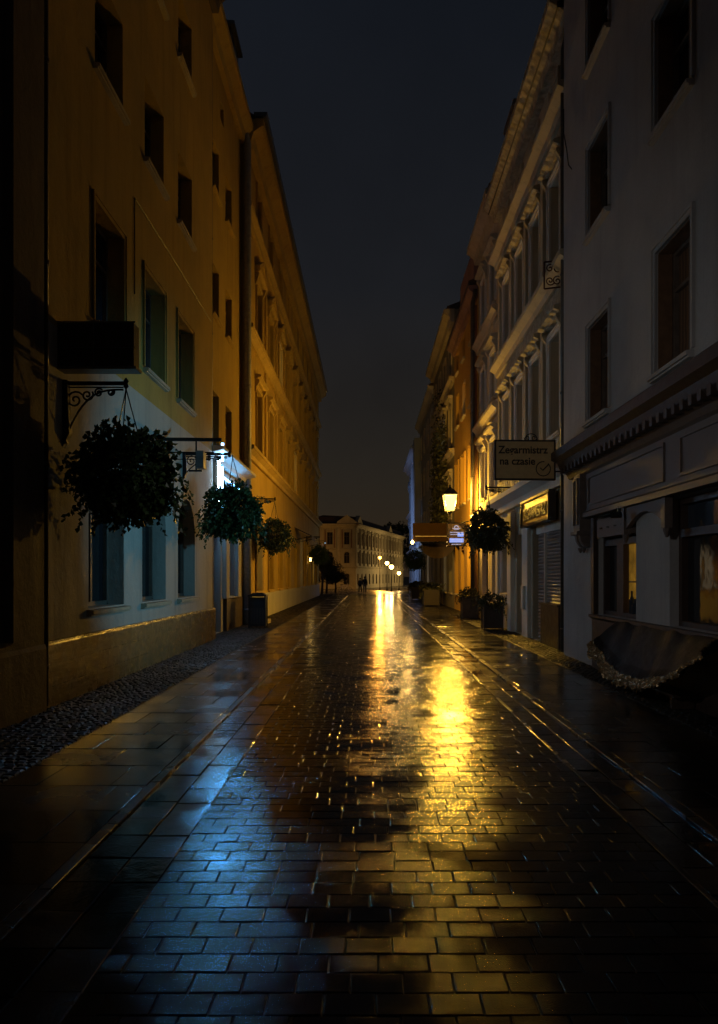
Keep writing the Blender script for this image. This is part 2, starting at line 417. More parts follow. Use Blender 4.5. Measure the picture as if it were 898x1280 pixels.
def hood_mb(w, h, kind):
    m = MB(); z = h+.26; hw = w/2+.32
    if kind == 'slab':
        m.prism([(-.01, z), (.10, z), (.14, z+.05), (.24, z+.08), (.24, z+.15), (.10, z+.19), (-.01, z+.19)], -hw, hw)
        for s in (-1, 1): m.prism([(-.01, z-.42), (.05, z-.42), (.07, z-.25), (.17, z-.08), (.17, z-.002), (-.01, z-.002)], s*(w/2+.20)-.07, s*(w/2+.20)+.07)
    if kind == 'gable':
        m.prism([(-.01, z), (.12, z), (.22, z+.05), (.22, z+.11), (-.01, z+.11)], -hw, hw)
        for s in (-1, 1):
            y0, y1 = s*hw, 0
            vs = [(-.01, y0, z+.115), (.2, y0, z+.115), (.2, y1, z+.58), (-.01, y1, z+.58), (-.01, y0, z+.24), (.2, y0, z+.24), (.2, y1, z+.72), (-.01, y1, z+.72)]
            m.add(vs, [(0,1,2,3),(4,7,6,5),(0,4,5,1),(1,5,6,2),(2,6,7,3),(3,7,4,0)])
        m.add([(.05, -hw+.05, z+.115), (.05, hw-.05, z+.115), (.05, 0, z+.6)], [(0, 1, 2)])
        for s in (-1, 1): m.prism([(-.01, z-.40), (.05, z-.40), (.16, z-.06), (.16, z-.002), (-.01, z-.002)], s*(w/2+.20)-.08, s*(w/2+.20)+.08)
    return m

class Building:
    def __init__(s, name, label, X, side, Y0, Y1, H, mat, depth=9, group='buildings lining the street', reveal=.22, rz=None, loc=None):
        s.side = side; s.Y0, s.Y1, s.H, s.mat, s.depth, s.rv = Y0, Y1, H, mat, depth, reveal
        s.ym = (Y0+Y1)/2; s.ops = []
        s.root = empty(name, loc or (X, s.ym, 0), label, 'building', group, rz if rz is not None else (0 if side < 0 else pi))
        s.sg = 1 if side < 0 else -1
    def y(s, Y): return s.sg*(Y-s.ym)
    def win(s, Y, z0, w, h, pane='glass', frame='frame', arch=False, sill='trim', surround=None, hood=None, bars=True, name='window', t=.13, d=.05, lab=None):
        y = s.y(Y); s.ops.append((y-w/2, y+w/2, z0, z0+h, arch))
        k = (round(w, 3), round(h, 3), s.rv, arch)
        o = place(name, cached(('frame', *k, bars), lambda: frame_mb(w, h, s.rv, arch, bars), M[frame]), s.root, (0, y, z0))
        place('pane', cached(('pane', *k), lambda: pane_mb(w, h, s.rv, arch), M[pane]), o)
        if sill: place('sill', cached(('sill', k[0], s.rv), lambda: sill_mb(w, s.rv), M[sill]), o)
        if surround: place('surround', cached(('surround', *k, t, d), lambda: surround_mb(w, h, t, d), M[surround]), o)
        if hood: place('hood', cached(('hood', *k, hood[0]), lambda: hood_mb(w, h, hood[0]), M[hood[1]]), o)
        if lab: o['label'] = lab
        return o
    def door(s, Y, w, h, mat='darkwood', surround=None, z0=.03):
        y = s.y(Y); s.ops.append((y-w/2, y+w/2, z0, z0+h, False))
        m = MB(); x0, x1 = -s.rv-.05, -s.rv
        m.box(x0, x1, -w/2, w/2, 0, h)
        for sx in (-1, 1):
            for a, b in ((.12, .42), (.46, .74), (.78, .95)):
                m.box(x1-.003, x1+.025, sx*w*.25-w*.19, sx*w*.25+w*.19, a*h, b*h)
        o = m.build('door', M[mat], s.root, (0, y, z0))
        MB().box(x1+.02, x1+.07, .03, .07, h*.42, h*.48).tube([(x1+.06, .05, h*.45), (x1+.06, .17, h*.45)], .012).build('handle', M['pipe'], o)
        if surround: surround_mb(w, h, .14, .05).build('surround', M[surround], o)
        return o
    def hole(s, Ya, Yb, z0, z1):
        a, b = sorted((s.y(Ya), s.y(Yb))); s.ops.append((a, b, z0, z1, False))
    def band(s, name, z0, z1, d, mat, Ya=None, Yb=None, prof=None):
        a, b = sorted((s.y(Ya if Ya is not None else s.Y0), s.y(Yb if Yb is not None else s.Y1)))
        if prof is None:
            h = z1-z0; prof = [(-.01, z0), (d*.35, z0), (d*.45, z0+h*.35), (d*.9, z0+h*.6), (d, z0+h*.62), (d, z0+h*.92), (-.01, z1)]
        return MB().prism(prof, a, b).build(name, M[mat], s.root)
    def boxpart(s, name, Ya, Yb, z0, z1, d0, d1, mat):
        return MB().box(d0, d1, s.y(Ya), s.y(Yb), z0, z1).build(name, M[mat], s.root)
    def finish(s, roof='pitch', rh=3.2, ground=None, gz=0):
        a, b = s.y(s.Y0), s.y(s.Y1)
        if a > b: a, b = b, a
        ys = sorted({a, b, *[round(o[0], 4) for o in s.ops], *[round(o[1], 4) for o in s.ops]})
        def wallpart(nm, mat, zlo, zhi):
            zs = sorted({zlo, zhi, *[round(z, 4) for o in s.ops for z in o[2:4] if zlo < z < zhi]})
            m = MB()
            for i in range(len(ys)-1):
                for j in range(len(zs)-1):
                    yc, zc = (ys[i]+ys[i+1])/2, (zs[j]+zs[j+1])/2
                    if any(o[0] < yc < o[1] and o[2] < zc < o[3] for o in s.ops): continue
                    m.add([(0, ys[i], zs[j]), (0, ys[i+1], zs[j]), (0, ys[i+1], zs[j+1]), (0, ys[i], zs[j+1])], [(0, 1, 2, 3)])
            rv = -s.rv-.06
            for y0, y1, z0, z1, ar in s.ops:
                if not zlo <= (z0+z1)/2 < zhi: continue
                if not ar: o = [(y0, z0), (y0, z1), (y1, z1), (y1, z0)]
                else:
                    w = y1-y0; o = [((y0+y1)/2+p, z0+q) for p, q in arc(w, z1-z0)]
                    n = len(o); mid = n//2
                    for k in range(1, n-2):
                        c = (y0, z1) if k < mid else (y1, z1)
                        m.add([(0, *c), (0, *o[k]), (0, *o[k+1])], [(0, 1, 2)])
                for k in range(len(o)):
                    p, q = o[k], o[(k+1) % len(o)]
                    m.add([(0, *p), (0, *q), (rv, *q), (rv, *p)], [(0, 1, 2, 3)])
            D = -s.depth
            m.add([(0, a, zlo), (D, a, zlo), (D, a, zhi), (0, a, zhi)], [(0, 1, 2, 3)])
            m.add([(0, b, zlo), (D, b, zlo), (D, b, zhi), (0, b, zhi)], [(0, 1, 2, 3)])
            m.add([(D, a, zlo), (D, b, zlo), (D, b, zhi), (D, a, zhi)], [(0, 1, 2, 3)])
            if zhi == s.H: m.add([(0, a, zhi), (D, a, zhi), (D, b, zhi), (0, b, zhi)], [(0, 1, 2, 3)])
            return m.build(nm, mat, s.root)
        if ground: wallpart('ground_floor_wall', M[ground], gz_lo, gz) if False else wallpart('ground_floor_wall', M[ground], 0, gz)
        wallpart('wall', s.mat, gz if ground else 0, s.H)
        D = s.depth; H = s.H
        if roof == 'pitch':
            MB().prism([(.35, H+.02), (.35, H+.14), (-D/2, H+rh), (-D-.3, H+.14), (-D-.3, H+.02)], a, b).build('roof', M['roof'], s.root)
        elif roof == 'mansard':
            MB().prism([(.15, H+.02), (.15, H+.12), (-.9, H+rh*.8), (-D/2, H+rh), (-D-.1, H+.12), (-D-.1, H+.02)], a, b).build('roof', M['roof'], s.root)
        return s
def chimney(b, Y, d, z0, z1, w=.9, l=.6, mat='brown'):
    m = MB(); y = b.y(Y); m.box(d-l/2, d+l/2, y-w/2, y+w/2, z0, z1).box(d-l/2-.06, d+l/2+.06, y-w/2-.06, y+w/2+.06, z1+.002, z1+.14)
    for k in (-1, 1): m.lathe([(.1, .142), (.08, .5)], (d, y+k*w*.22, z1), 8)
    return m.build('chimney', M[mat], b.root)
def dormer(b, Y, d, z, w=1.4, h=1.5):
    y = b.y(Y); m = MB(); m.box(d-2.2, d, y-w/2, y+w/2, z, z+h)
    o = m.build('dormer', M['roof'], b.root)
    MB().prism([(d-2.3, z+h+.002), (d+.12, z+h+.002), (d+.12, z+h+.1), (d-2.3, z+h+.25)], y-w/2-.1, y+w/2+.1).build('roof', M['zinc'], o)
    MB().box(d+.003, d+.03, y-w*.3, y+w*.3, z+.35, z+h-.15).build('window', M['glassb'], o)
def downpipe(X, Y, z1, mat, label, r=.055, z0=.06, side=-1, cat='drainpipe'):
    m = MB(); s = -side
    m.tube([(0, 0, z0), (0, 0, z1-.5), (-s*.06, 0, z1-.25), (-s*.10, 0, z1)], r, 10)
    for k in range(int(z1/2.4)): m.lathe([(r+.012, 0), (r+.012, .05)], (0, 0, .5+k*2.4), 10)
    o = m.build('drainpipe', M[mat], None, (X, Y, 0), True); return tag(o, label, cat, 'drainpipes on the facades')

pr = random.Random(3)
# ---- A: dark building, far left
A = Building('townhouse', 'dark brown building cut off by the left edge with a deep pilaster', -3.80, -1, -4, 9.02, 15.5, M['brown'])
A.win(2.6, 5.2, 1.3, 1.8); A.win(2.6, 9, 1.3, 1.6); A.win(6.2, 5.2, 1.3, 1.8); A.win(6.2, 9.0, 1.3, 1.6); A.win(6.2, 12.4, 1.3, 1.4)
A.door(2.4, 1.8, 2.9); A.win(6.0, 1.1, 1.6, 2.1, arch=True)
A.boxpart('pilaster', 8.02, 8.42, .9, 14.9, -.01, .10, 'brown')
A.band('cornice', 14.9, 15.5, .4, 'brown'); A.band('plinth', 0, .8, .06, 'brown', prof=[(-.01, 0), (.03, 0), (.03, .75), (.01, .8), (-.01, .8)])
A.finish()
# ---- B: yellow building with arched ground-floor windows
B = Building('townhouse', 'yellow plaster building on the left with three arched ground-floor windows and a tiled plinth', -3.9, -1, 9.07, 19.25, 16.35, M['yellow'], reveal=.30)
for Y in (11.5, 14.05, 16.55): B.win(Y, 1.15, 1.55, 2.1, arch=True, sill='trim', frame='frame')
for i, Y in enumerate((11.6, 14.05, 16.4)):
    B.win(Y, 5.25, 1.3, 1.72, pane='glassb', sill='trim', surround='yellow', t=.10, d=.02); B.win(Y, 8.92, 1.25, 1.45, pane=('glass', 'glassb', 'glass')[i], sill='trim'); B.win(Y, 12.35, 1.2, 1.35, sill='trim')
B.band('plinth', 0, .82, .1, 'plinth', prof=[(-.01, 0), (.09, 0), (.09, .77), (.07, .81), (-.01, .81)])
B.band('cornice', 15.7, 16.35, .45, 'brown')
B.finish(ground='ground_pale', gz=4.72, rh=2.6)
chimney(B, 18.6, -1.2, 16.6, 18.6)
# ---- C: narrow yellow building with the blue lit shop
C = Building('townhouse', 'narrow yellow building above the blue lit shop between two downpipes', -4.12, -1, 19.27, 24.9, 16.3, M['yellow2'], reveal=.2)
for Y in (20.75, 22.75):
    for z, h in ((5.05, 1.5), (8.6, 1.35), (11.95, 1.3)): C.win(Y, z, 1.0, h, pane='curt' if (z > 11 and Y > 22) else 'glass', frame='frame', sill='trimy')
C.win(21.7, 14.4, .5, .5, bars=False, sill=None)
C.door(21.0, 1.1, 2.9, 'darkwood'); C.win(23.0, 1.0, 1.3, 2.2, pane='glassb', sill='trim', frame='shopdark')
C.band('plinth', 0, .95, .1, 'shopdark', Ya=21.9, prof=[(-.01, 0), (.10, 0), (.10, .95), (-.01, .95)])
C.boxpart('pilaster', 21.75, 22.25, .96, 4.0, -.01, .12, 'ground_pale'); C.boxpart('pilaster', 23.75, 24.3, .96, 4.0, -.01, .12, 'ground_pale')
C.band('ledge', 4.62, 4.9, .5, 'trimw'); C.band('cornice', 15.6, 16.3, .4, 'trimy')
C.boxpart('shop_fascia', 19.6, 24.4, 3.95, 4.5, -.01, .10, 'ground_pale')
C.finish(ground='ground_pale', gz=4.62, rh=2.4)
dormer(C, 20.6, .1, 16.45, 1.3, 1.4); dormer(C, 23.2, .1, 16.45, 1.3, 1.3)
# ---- D: long ornate ochre building
D = Building('townhouse', 'long ochre building on the left with rows of hooded windows and string courses', -4.0, -1, 24.92, 62.4, 16.4, M['ochre'], reveal=.25)
for i in range(10):
    Y = 28.1+i*3.45
    pn = lambda: pr.choice(['glass', 'glass', 'curt', 'curtb', 'glassb'])
    D.win(Y, 6.15, 1.35, 2.15, pane=('curt', 'glass', 'curtb')[i % 3] if i != 4 else 'litw', frame='frame', sill='trimy', surround='trimy', hood=('slab', 'trimy'))
    D.win(Y, 10.15, 1.3, 1.95, pane='litw' if i in (2,) else pn(), frame='frame', sill='trimy', surround='trimy', hood=('gable', 'trimy'))
    D.win(Y, 14.2, 1.1, 1.35, pane=pn(), frame='frame', sill='trimy', surround='trimy')
    if i < 4: D.win(Y, 1.05, 1.5, 2.7, pane='litw' if i in (0,) else 'curtb', frame='darkwood', sill='trimy', surround='trimy')
    elif i > 5: D.win(Y, 1.05, 1.4, 2.6, pane='glass' if i != 8 else 'litw', frame='darkwood', sill='trimy', surround='trimy')
    if i < 9:
        D.boxpart('pilaster', Y+1.725-.14, Y+1.725+.14, 5.92, 9.42, -.01, .08, 'trimy')
        D.boxpart('pilaster', Y+1.725-.14, Y+1.725+.14, 9.87, 13.4, -.01, .08, 'trimy')
D.door(42.6, 1.5, 3.2, 'darkwood'); D.win(46.2, .9, 2.0, 2.9, pane='litb', frame='shopdark', sill='trim')
D.band('string_course', 5.52, 5.9, .32, 'trimy'); D.band('string_course', 9.45, 9.85, .28, 'trimy'); D.band('string_course', 13.42, 13.8, .24, 'trimy')
D.band('plinth', 0, .95, .1, 'ground_pale', prof=[(-.01, 0), (.08, 0), (.08, .9), (.06, .95), (-.01, .95)])
D.band('cornice', 15.75, 16.5, .62, 'trimy'); D.band('gutter', 16.52, 16.7, .72, 'zinc', prof=[(.3, 16.52), (.70, 16.52), (.74, 16.66), (.3, 16.66)])
D.finish(rh=3.4)
for Y in (27.2, 36, 47, 57): chimney(D, Y, -1.6, 17.0, 19.4)
# ---- E: grey building with brown shopfront
E = Building('townhouse', 'tall plain grey building on the right above a brown carved shopfront', 3.93, 1, -4, 15.40, 14.6, M['greyw'], reveal=.28)
for Y in (13.1, 9.9, 6.7, 3.5, .3):
    for z, h in ((4.35, 1.65), (7.62, 1.55), (10.6, 1.35)):
        wo_ = E.win(Y, z, 1.16, h, pane=('curtb' if z < 5 else 'glass'), frame='frame', sill='greyw', surround='greyw', t=.10, d=.02)
        MB().box(-.22, -.03, -.577, -.560, .02, h-.02).box(-.22, -.03, .560, .577, .02, h-.02).box(-.22, -.03, -.56, .56, h-.02, h-.003).build('jamb_lining', M['lining'], wo_)
E.hole(13.2, 11.25, .95, 2.60); E.hole(10.0, 7.2, .95, 2.60)
E.band('cornice', 14.0, 14.6, .4, 'greyw')
E.finish(rh=2.6)
# shopfront parts
sf = MB(); a, b = E.y(14.55), E.y(-3.5)
if a > b: a, b = b, a
sf.prism([(-.01, 3.42), (.12, 3.42), (.16, 3.5), (.30, 3.62), (.34, 3.72), (.46, 3.78), (.46, 3.92), (.40, 3.97), (-.01, 4.06)], a, b)
sfo = sf.build('shop_cornice', M['shopdark'], E.root)
dme = MB().box(.14, .31, 0, .10, 3.52, 3.68).mesh('dentil', M['shopdark'])
y = a+.1
while y < b-.1: place('dentil', dme, sfo, (0, y, 0)); y += .24
fr = MB(); a2, b2 = E.y(13.92), E.y(-3.4); a2, b2 = min(a2, b2), max(a2, b2)
fr.prism([(-.01, 2.62), (.16, 2.62), (.16, 2.70), (.10, 2.74), (.10, 3.38), (.14, 3.415), (-.01, 3.415)], a2, b2)
fro = fr.build('shop_fascia', M['shopwood'], E.root)
pm = MB()
for y0, y1 in ((13.3, 9.9), (9.4, 6.0), (5.6, 2.2)):
    p0, p1 = sorted((E.y(y0), E.y(y1)))
    for (q0, q1, z0, z1) in ((p0, p1, 2.82, 2.86), (p0, p1, 3.28, 3.32), (p0, p0+.04, 2.86, 3.28), (p1-.04, p1, 2.86, 3.28)): pm.box(.095, .125, q0, q1, z0, z1)
pm.build('panel_moulding', M['shopwood'], fro)
for Yc in (13.72, ):
    q = MB(); y0 = E.y(Yc)
    q.box(-.01, .20, y0-.19, y0+.19, 2.32, 3.41).box(.19, .235, y0-.13, y0-.10, 2.50, 3.3).box(.19, .235, y0+.10, y0+.13, 2.50, 3.3).box(.19, .235, y0-.13, y0+.13, 3.3, 3.33)
    q.box(-.01, .25, y0-.22, y0+.22, 2.33, 2.39)
    for s in (-.11, .11): q.prism([(-.01, 2.1), (.10, 2.12), (.17, 2.22), (.19, 2.318), (-.01, 2.318)], y0+s-.07, y0+s+.07).lathe([(.01, -.09), (.035, -.05), (.05, 0)], (.1, y0+s, 2.10), 8)
    q.build('corbel_pilaster', M['shopwood'], E.root)
# arched spandrel over the pier, frames and windows
sp = MB(); p0, p1 = E.y(11.55), E.y(9.85); p0, p1 = min(p0, p1), max(p0, p1); n = 12
vs = []; 
for i in range(n+1):
    t = i/n; yy = p0+.12+(p1-p0-.24)*t; zz = 2.30+.20*sin(pi*t)
    vs.append((yy, zz))
for i in range(n): 
    (ya, za), (yb, zb) = vs[i], vs[i+1]
    sp.add([(x, yy, zz) for x in (.02, .09) for yy, zz in ((ya, za), (yb, zb), (yb, 2.615), (ya, 2.615))], [(0,1,2,3),(4,7,6,5),(0,4,5,1),(3,2,6,7)])
for yy in (p0, p1-.12): sp.box(.02, .12, yy, yy+.12, 2.22, 2.615).lathe([(.02, -.12), (.05, -.04), (.055, 0)], (.07, yy+.06, 2.22), 8)
sp.build('arched_bracket', M['shopwood'], E.root)
def shopwin(Ya, Yb, lit, door):
    a, b = sorted((E.y(Ya), E.y(Yb))); m = MB(); x0, x1 = -.24, -.12
    m.box(x0, x1, a, a+.10, .95, 2.60).box(x0, x1, b-.10, b, .95, 2.60).box(x0, x1, a+.1, b-.1, .95, 1.02).box(x0, x1, a+.1, b-.1, 2.52, 2.6)
    m.box(x0, x1+.02, a+.1, b-.1, 2.10, 2.20); mid = a+(b-a)*.46 if door else a+(b-a)*.5
    m.box(x0, x1+.01, mid-.16, mid+.16, 1.02, 2.10)
    o = m.build('shop_window', M['shopdark'], E.root)
    MB().box(-.215, -.20, a+.1, mid-.16, 1.02, 2.10).build('pane', M['lity' if lit else 'glass'], o)
    MB().box(-.215, -.20, mid+.16, b-.1, 1.02, 2.10).build('pane', M['glass' if lit else 'lity'], o)
    MB().box(-.215, -.20, a+.1, b-.1, 2.20, 2.52).build('transom_pane', M['glassb'], o)
    return o
w1 = shopwin(13.2, 11.25, False, True)
for yb_, hb_, rb_ in ((11.55, .30, .05), (11.72, .22, .065), (11.88, .34, .045)):
    MB().lathe([(rb_*.8, 0), (rb_, .02), (rb_, hb_*.6), (rb_*.35, hb_*.78), (rb_*.35, hb_), (rb_*.2, hb_+.01)], (-.155, E.y(yb_), 1.021), 12).build('bottle', M['glassb'], w1)
MB().box(-.199, -.13, E.y(11.97), E.y(11.36), 1.50, 1.52).build('shelf', M['darkwood'], w1)
k = MB(); y0 = E.y(12.2)
k.box(-.19, .05, y0-.80, y0+.80, 2.24, 2.54)
ko = k.build('blind_box', M['shopwood'], w1)
h = MB()
for i in range(4): h.lathe([(.035, -.01), (.035, .01)], (.052, y0-.55+i*.36, 2.39), 10)
h.build('pierced_hole', M['signdark'], ko)
shopwin(10.0, 7.2, False, False)
E.band('plinth', 0, .93, .14, 'shopdark', Ya=13.3, Yb=-3.4, prof=[(-.01, 0), (.05, 0), (.05, .86), (.11, .90), (.11, .945), (-.01, .945)])
for Yp in (13.25,):
    E.boxpart('pilaster', Yp+.08, Yp-.08, .95, 2.6, -.01, .06, 'shopdark')
# ---- F: ornate cream building, two bays
F = Building('townhouse', 'ornate cream building with pedimented windows and a gold shop fascia beyond the grey building', 4.15, 1, 15.42, 24.3, 13.0, M['pale'], reveal=.25)
for Y in (16.95, 18.9, 20.85, 22.8):
    F.win(Y, 4.75, .95, 2.15, pane='curtb', frame='framew', sill='trimw', surround='trimw', hood=('slab', 'carved'), t=.15)
    F.win(Y, 8.5, .92, 1.9, pane='curtb', frame='framew', sill='trimw', surround='trimw', hood=('slab', 'carved'), t=.14)
    F.win(Y, 11.85, .62, .6, pane='glass', frame='frame', sill='trim', surround='trim', bars=False)
F.band('string_course', 3.5, 3.95, .42, 'trimw', Yb=24.3); F.band('carved_frieze', 3.96, 4.5, .05, 'carved', prof=[(-.01, 3.96), (.05, 3.96), (.05, 4.5), (-.01, 4.5)])
F.band('string_course', 7.85, 8.2, .30, 'trim'); F.band('carved_frieze', 7.35, 7.8, .05, 'carved', prof=[(-.01, 7.4), (.04, 7.4), (.04, 7.84), (-.01, 7.84)])
F.band('string_course', 11.25, 11.6, .34, 'trim'); F.band('carved_frieze', 10.8, 11.2, .05, 'carved', prof=[(-.01, 10.85), (.04, 10.85), (.04, 11.24), (-.01, 11.24)])
F.band('cornice', 12.75, 13.35, .5, 'carved')
for Y in (17.92, 19.87, 21.82, 23.8): 
    F.boxpart('pilaster', Y-.13, Y+.13, 4.52, 7.38, -.01, .10, 'trim'); F.boxpart('pilaster', Y-.13, Y+.13, 8.22, 10.83, -.01, .10, 'trim')
F.hole(16.35, 19.35, .03, 2.82); F.door(20.9, 1.0, 2.7, 'shopdark'); F.win(23.1, 1.1, 1.0, 1.7, pane='curt', frame='framew', sill='trim', surround='trimw')
F.boxpart('pilaster', 19.5, 20.2, .03, 3.4, -.01, .10, 'trimw'); F.boxpart('pilaster', 21.7, 22.2, .03, 3.4, -.01, .12, 'trimw')
F.boxpart('pilaster', 23.9, 24.28, .03, 3.4, -.01, .12, 'trimw')
# shuttered shop door and window
sh = MB(); ya, yb = sorted((F.y(16.4), F.y(19.3)))
def shut(m, y0, y1, z0, z1, x):
    z = z0
    while z < z1-.01:
        m.prism([(x-.03, z), (x, z+.01), (x+.018, z+.04), (x, z+.07), (x-.03, z+.078)], y0, y1); z += .08
shm = MB(); ym = F.y(18.15); lo, hi = sorted((F.y(16.4), F.y(18.1)))
shut(shm, lo, hi, .95, 2.62, -.08)
so = shm.build('roller_shutter', M['shutter'], F.root); MB().box(-.16, -.02, lo, hi, 2.625, 2.82).build('shutter_box', M['trimw'], so)
shm = MB(); lo2, hi2 = sorted((F.y(18.2), F.y(19.0))); shut(shm, lo2, hi2, .06, 2.62, -.08)
so = shm.build('roller_shutter', M['shutter'], F.root); MB().box(-.16, -.02, lo2, hi2, 2.625, 2.82).build('shutter_box', M['trimw'], so)
MB().box(-.2, -.02, F.y(18.11), F.y(18.19), .03, 2.82).build('door_post', M['trimw'], F.root)
MB().box(-.24, -.20, F.y(19.3), F.y(19.01), .03, 2.82).build('door_reveal', M['shopdark'], F.root)
MB().box(-.18, .08, lo, hi, .03, .93).box(-.2, .11, lo-.002, hi+.002, .931, .97).build('stall_riser', M['darkwood'], F.root)
MB().box(.102, .17, F.y(19.72), F.y(20.0), .75, 1.35).box(.17, .178, F.y(19.76), F.y(19.96), .8, 1.3).build('meter_box', M['trimw'], F.root)
F.finish(rh=2.2)
chimney(F, 18.2, -1.7, 13.4, 16.4, 1.1, .8); chimney(F, 22.9, -.40, 13.37, 15.2, 1.5, .6)
F2 = Building('townhouse', 'cream building behind the wall lantern with ledges over its windows', 4.18, 1, 24.32, 28.95, 13.9, M['pale'], reveal=.22)
for Y in (25.5, 27.6):
    for z, h in ((4.4, 1.7), (7.5, 1.5), (10.6, 1.6)): F2.win(Y, z, .9, h, pane='curtb' if z > 5 else 'curt', frame='frame', sill='trim', surround='trimw', hood=('slab', 'trim'))
F2.band('string_course', 3.6, 3.9, .3, 'trimw'); F2.band('string_course', 6.8, 7.15, .26, 'trim'); F2.band('string_course', 9.9, 10.25, .26, 'trim')
F2.band('cornice', 13.3, 13.95, .45, 'trim'); F2.door(25.3, 1.1, 2.6); F2.win(27.4, .9, 1.4, 1.9, pane='curtb', frame='darkwood')
F2.finish(rh=2.2); chimney(F2, 26.5, -1.4, 14.2, 16.4)
# ---- G orange
G = Building('townhouse', 'orange building right behind the lit wall lantern with blue-lit upper windows', 4.15, 1, 28.97, 36.8, 12.6, M['orange'], reveal=.2)
for Y in (30.7, 33.2, 35.5):
    G.win(Y, 4.75, 1.2, 2.05, pane='curt', frame='framew', sill='trim', surround='orange', t=.1); G.win(Y, 8.5, 1.05, 1.5, pane='litb' if Y < 34 else 'glassb', frame='framew', sill='trim')
    G.win(Y, 11.0, .8, .9, pane='glass', frame='frame', sill='trim')
G.boxpart('gable', 30.2, 34.6, 12.6, 14.6, -1.0, -.02, 'pink')
G.band('cornice', 12.1, 12.6, .35, 'pink'); G.boxpart('pilaster', 29.2, 29.6, .03, 11.9, -.01, .1, 'pink')
G.win(31.2, .8, 1.7, 2.2, pane='glass', frame='shopdark'); G.door(33.6, 1.2, 2.7); G.win(35.6, .8, 1.5, 2.2, pane='glassb', frame='shopdark')
G.band('ledge', 3.35, 3.6, .2, 'darkwood')
G.finish(rh=2.0); chimney(G, 29.8, -.9, 13.0, 15.2, .7, .5)
# ---- H olive with climbing plants
H = Building('townhouse', 'olive grey building clad in climbing plants beyond the orange one', 4.15, 1, 36.82, 48.5, 14.4, M['olive'], reveal=.25)
for i in range(4):
    Y = 38.4+i*2.8
    for z, h in ((4.5, 1.9), (8.1, 1.9), (11.5, 1.5)): H.win(Y, z, 1.1, h, pane='litw' if (i, z) == (1, 8.1) else pr.choice(['glass', 'curtb']), sill='trim', surround='trim', hood=('slab', 'trim') if z < 10 else None)
    H.win(Y, .8, 1.5, 2.2, pane=['glass', 'litw', 'glassb', 'glass'][i], frame='shopdark')
H.band('string_course', 3.6, 3.9, .3, 'trim'); H.band('string_course', 7.4, 7.75, .26, 'trim'); H.band('string_course', 10.9, 11.2, .26, 'trim'); H.band('cornice', 13.8, 14.45, .5, 'trim'); H.finish(rh=2.0)
I = Building('townhouse', 'pale grey-blue house with a jutting oriel beside the olive one', 4.2, 1, 48.52, 62.0, 13.6, M['greyw'], reveal=.2)
for i in range(4):
    Y = 50.2+i*3.3
    for z, h in ((4.3, 1.9), (7.6, 1.8), (10.7, 1.6)): I.win(Y, z, 1.1, h, pane=pr.choice(['glass', 'curt']), sill='trimw', surround='trimw')
    I.win(Y, .8, 1.6, 2.3, pane='litw' if i == 1 else 'glass', frame='shopdark')
I.boxpart('oriel', 60.0, 61.9, 4.4, 12.4, -.01, .55, 'bluew'); I.band('string_course', 3.6, 3.9, .25, 'trimw'); I.band('cornice', 13.1, 13.7, .4, 'trimw'); I.finish(rh=1.8)
chimney(I, 52, -1, 14.0, 15.9)
J = Building('townhouse', 'white ornate house at the plaza corner on the right, bluish light put into its plaster', 4.1, 1, 62.02, 76, 12.2, M['bluew'], reveal=.2)
for i in range(4):
    Y = 64+i*3.4
    for z, h in ((4.3, 1.9), (7.9, 1.8)): J.win(Y, z, 1.1, h, pane='glassb', sill='bluew', surround='bluew', hood=('gable', 'bluew'))
    J.win(Y, .8, 1.6, 2.3, pane='glass', frame='shopdark')
J.band('string_course', 3.6, 3.9, .35, 'bluew'); J.band('string_course', 7.0, 7.4, .35, 'bluew'); J.band('cornice', 11.5, 12.2, .6, 'bluew'); J.boxpart('oriel', 63.2, 66.2, 4.2, 10.8, -.01, .4, 'bluew'); J.finish(rh=1.8)
# left block across the plaza, behind D (seen only as the street's end)
# ---- palace at the end of the plaza
def palace(name, label, loc, rz, Lh, cols, pav):
    P = Building(name, label, 0, -1, 0, Lh, 15.2, M['palace'], depth=16, group='palace wings beyond the plaza', reveal=.35, rz=rz, loc=loc)
    sp_ = Lh/cols
    for i in range(cols):
        Y = sp_*(i+.5)
        P.win(Y, 1.0, 1.5, 2.6, arch=True, sill=None, pane='glass'); P.win(Y, 6.0, 1.35, 2.7, arch=True, sill='palace', surround='palace', t=.2)
        P.win(Y, 10.4, 1.35, 2.9, sill='palace', surround='palace', hood=('gable', 'palace') if i % 2 else ('slab', 'palace'))
        P.boxpart('brick_panel', Y-1.25, Y-.90, 9.6, 13.9, -.01, .05, 'palace_red'); P.boxpart('brick_panel', Y+.90, Y+1.25, 9.6, 13.9, -.01, .05, 'palace_red')
        if i in pav or i-1 in pav or True: P.boxpart('pilaster', sp_*i-.32, sp_*i+.32, 5.4, 14.2, -.01, .28, 'palace')
    for z in (1.2, 2.2, 3.2, 4.2): P.band('rustication', z, z+.1, .1, 'palace', prof=[(-.01, z), (.10, z), (.10, z+.55), (-.01, z+.55)]) if False else None
    P.band('string_course', 4.7, 5.3, .4, 'palace'); P.band('string_course', 9.1, 9.5, .35, 'palace'); P.band('cornice', 14.3, 15.3, .9, 'palace')
    for i in pav:
        Y0 = sp_*i; m = MB()
        m.prism([(-.5, 15.32), (.6, 15.32), (.6, 15.7), (-.5, 15.7)], P.y(Y0-.3), P.y(Y0+sp_+.3))
        yc = P.y(Y0+sp_/2); hw = sp_/2+.3
        m.add([(x, y, z) for x in (-.5, .55) for y, z in ((yc-hw, 15.7), (yc+hw, 15.7), (yc, 17.3))], [(0,1,2),(5,4,3),(0,3,4,1),(1,4,5,2),(2,5,3,0)])
        m.build('pediment', M['palace'], P.root)
    P.finish(roof='mansard', rh=2.2)
    return P
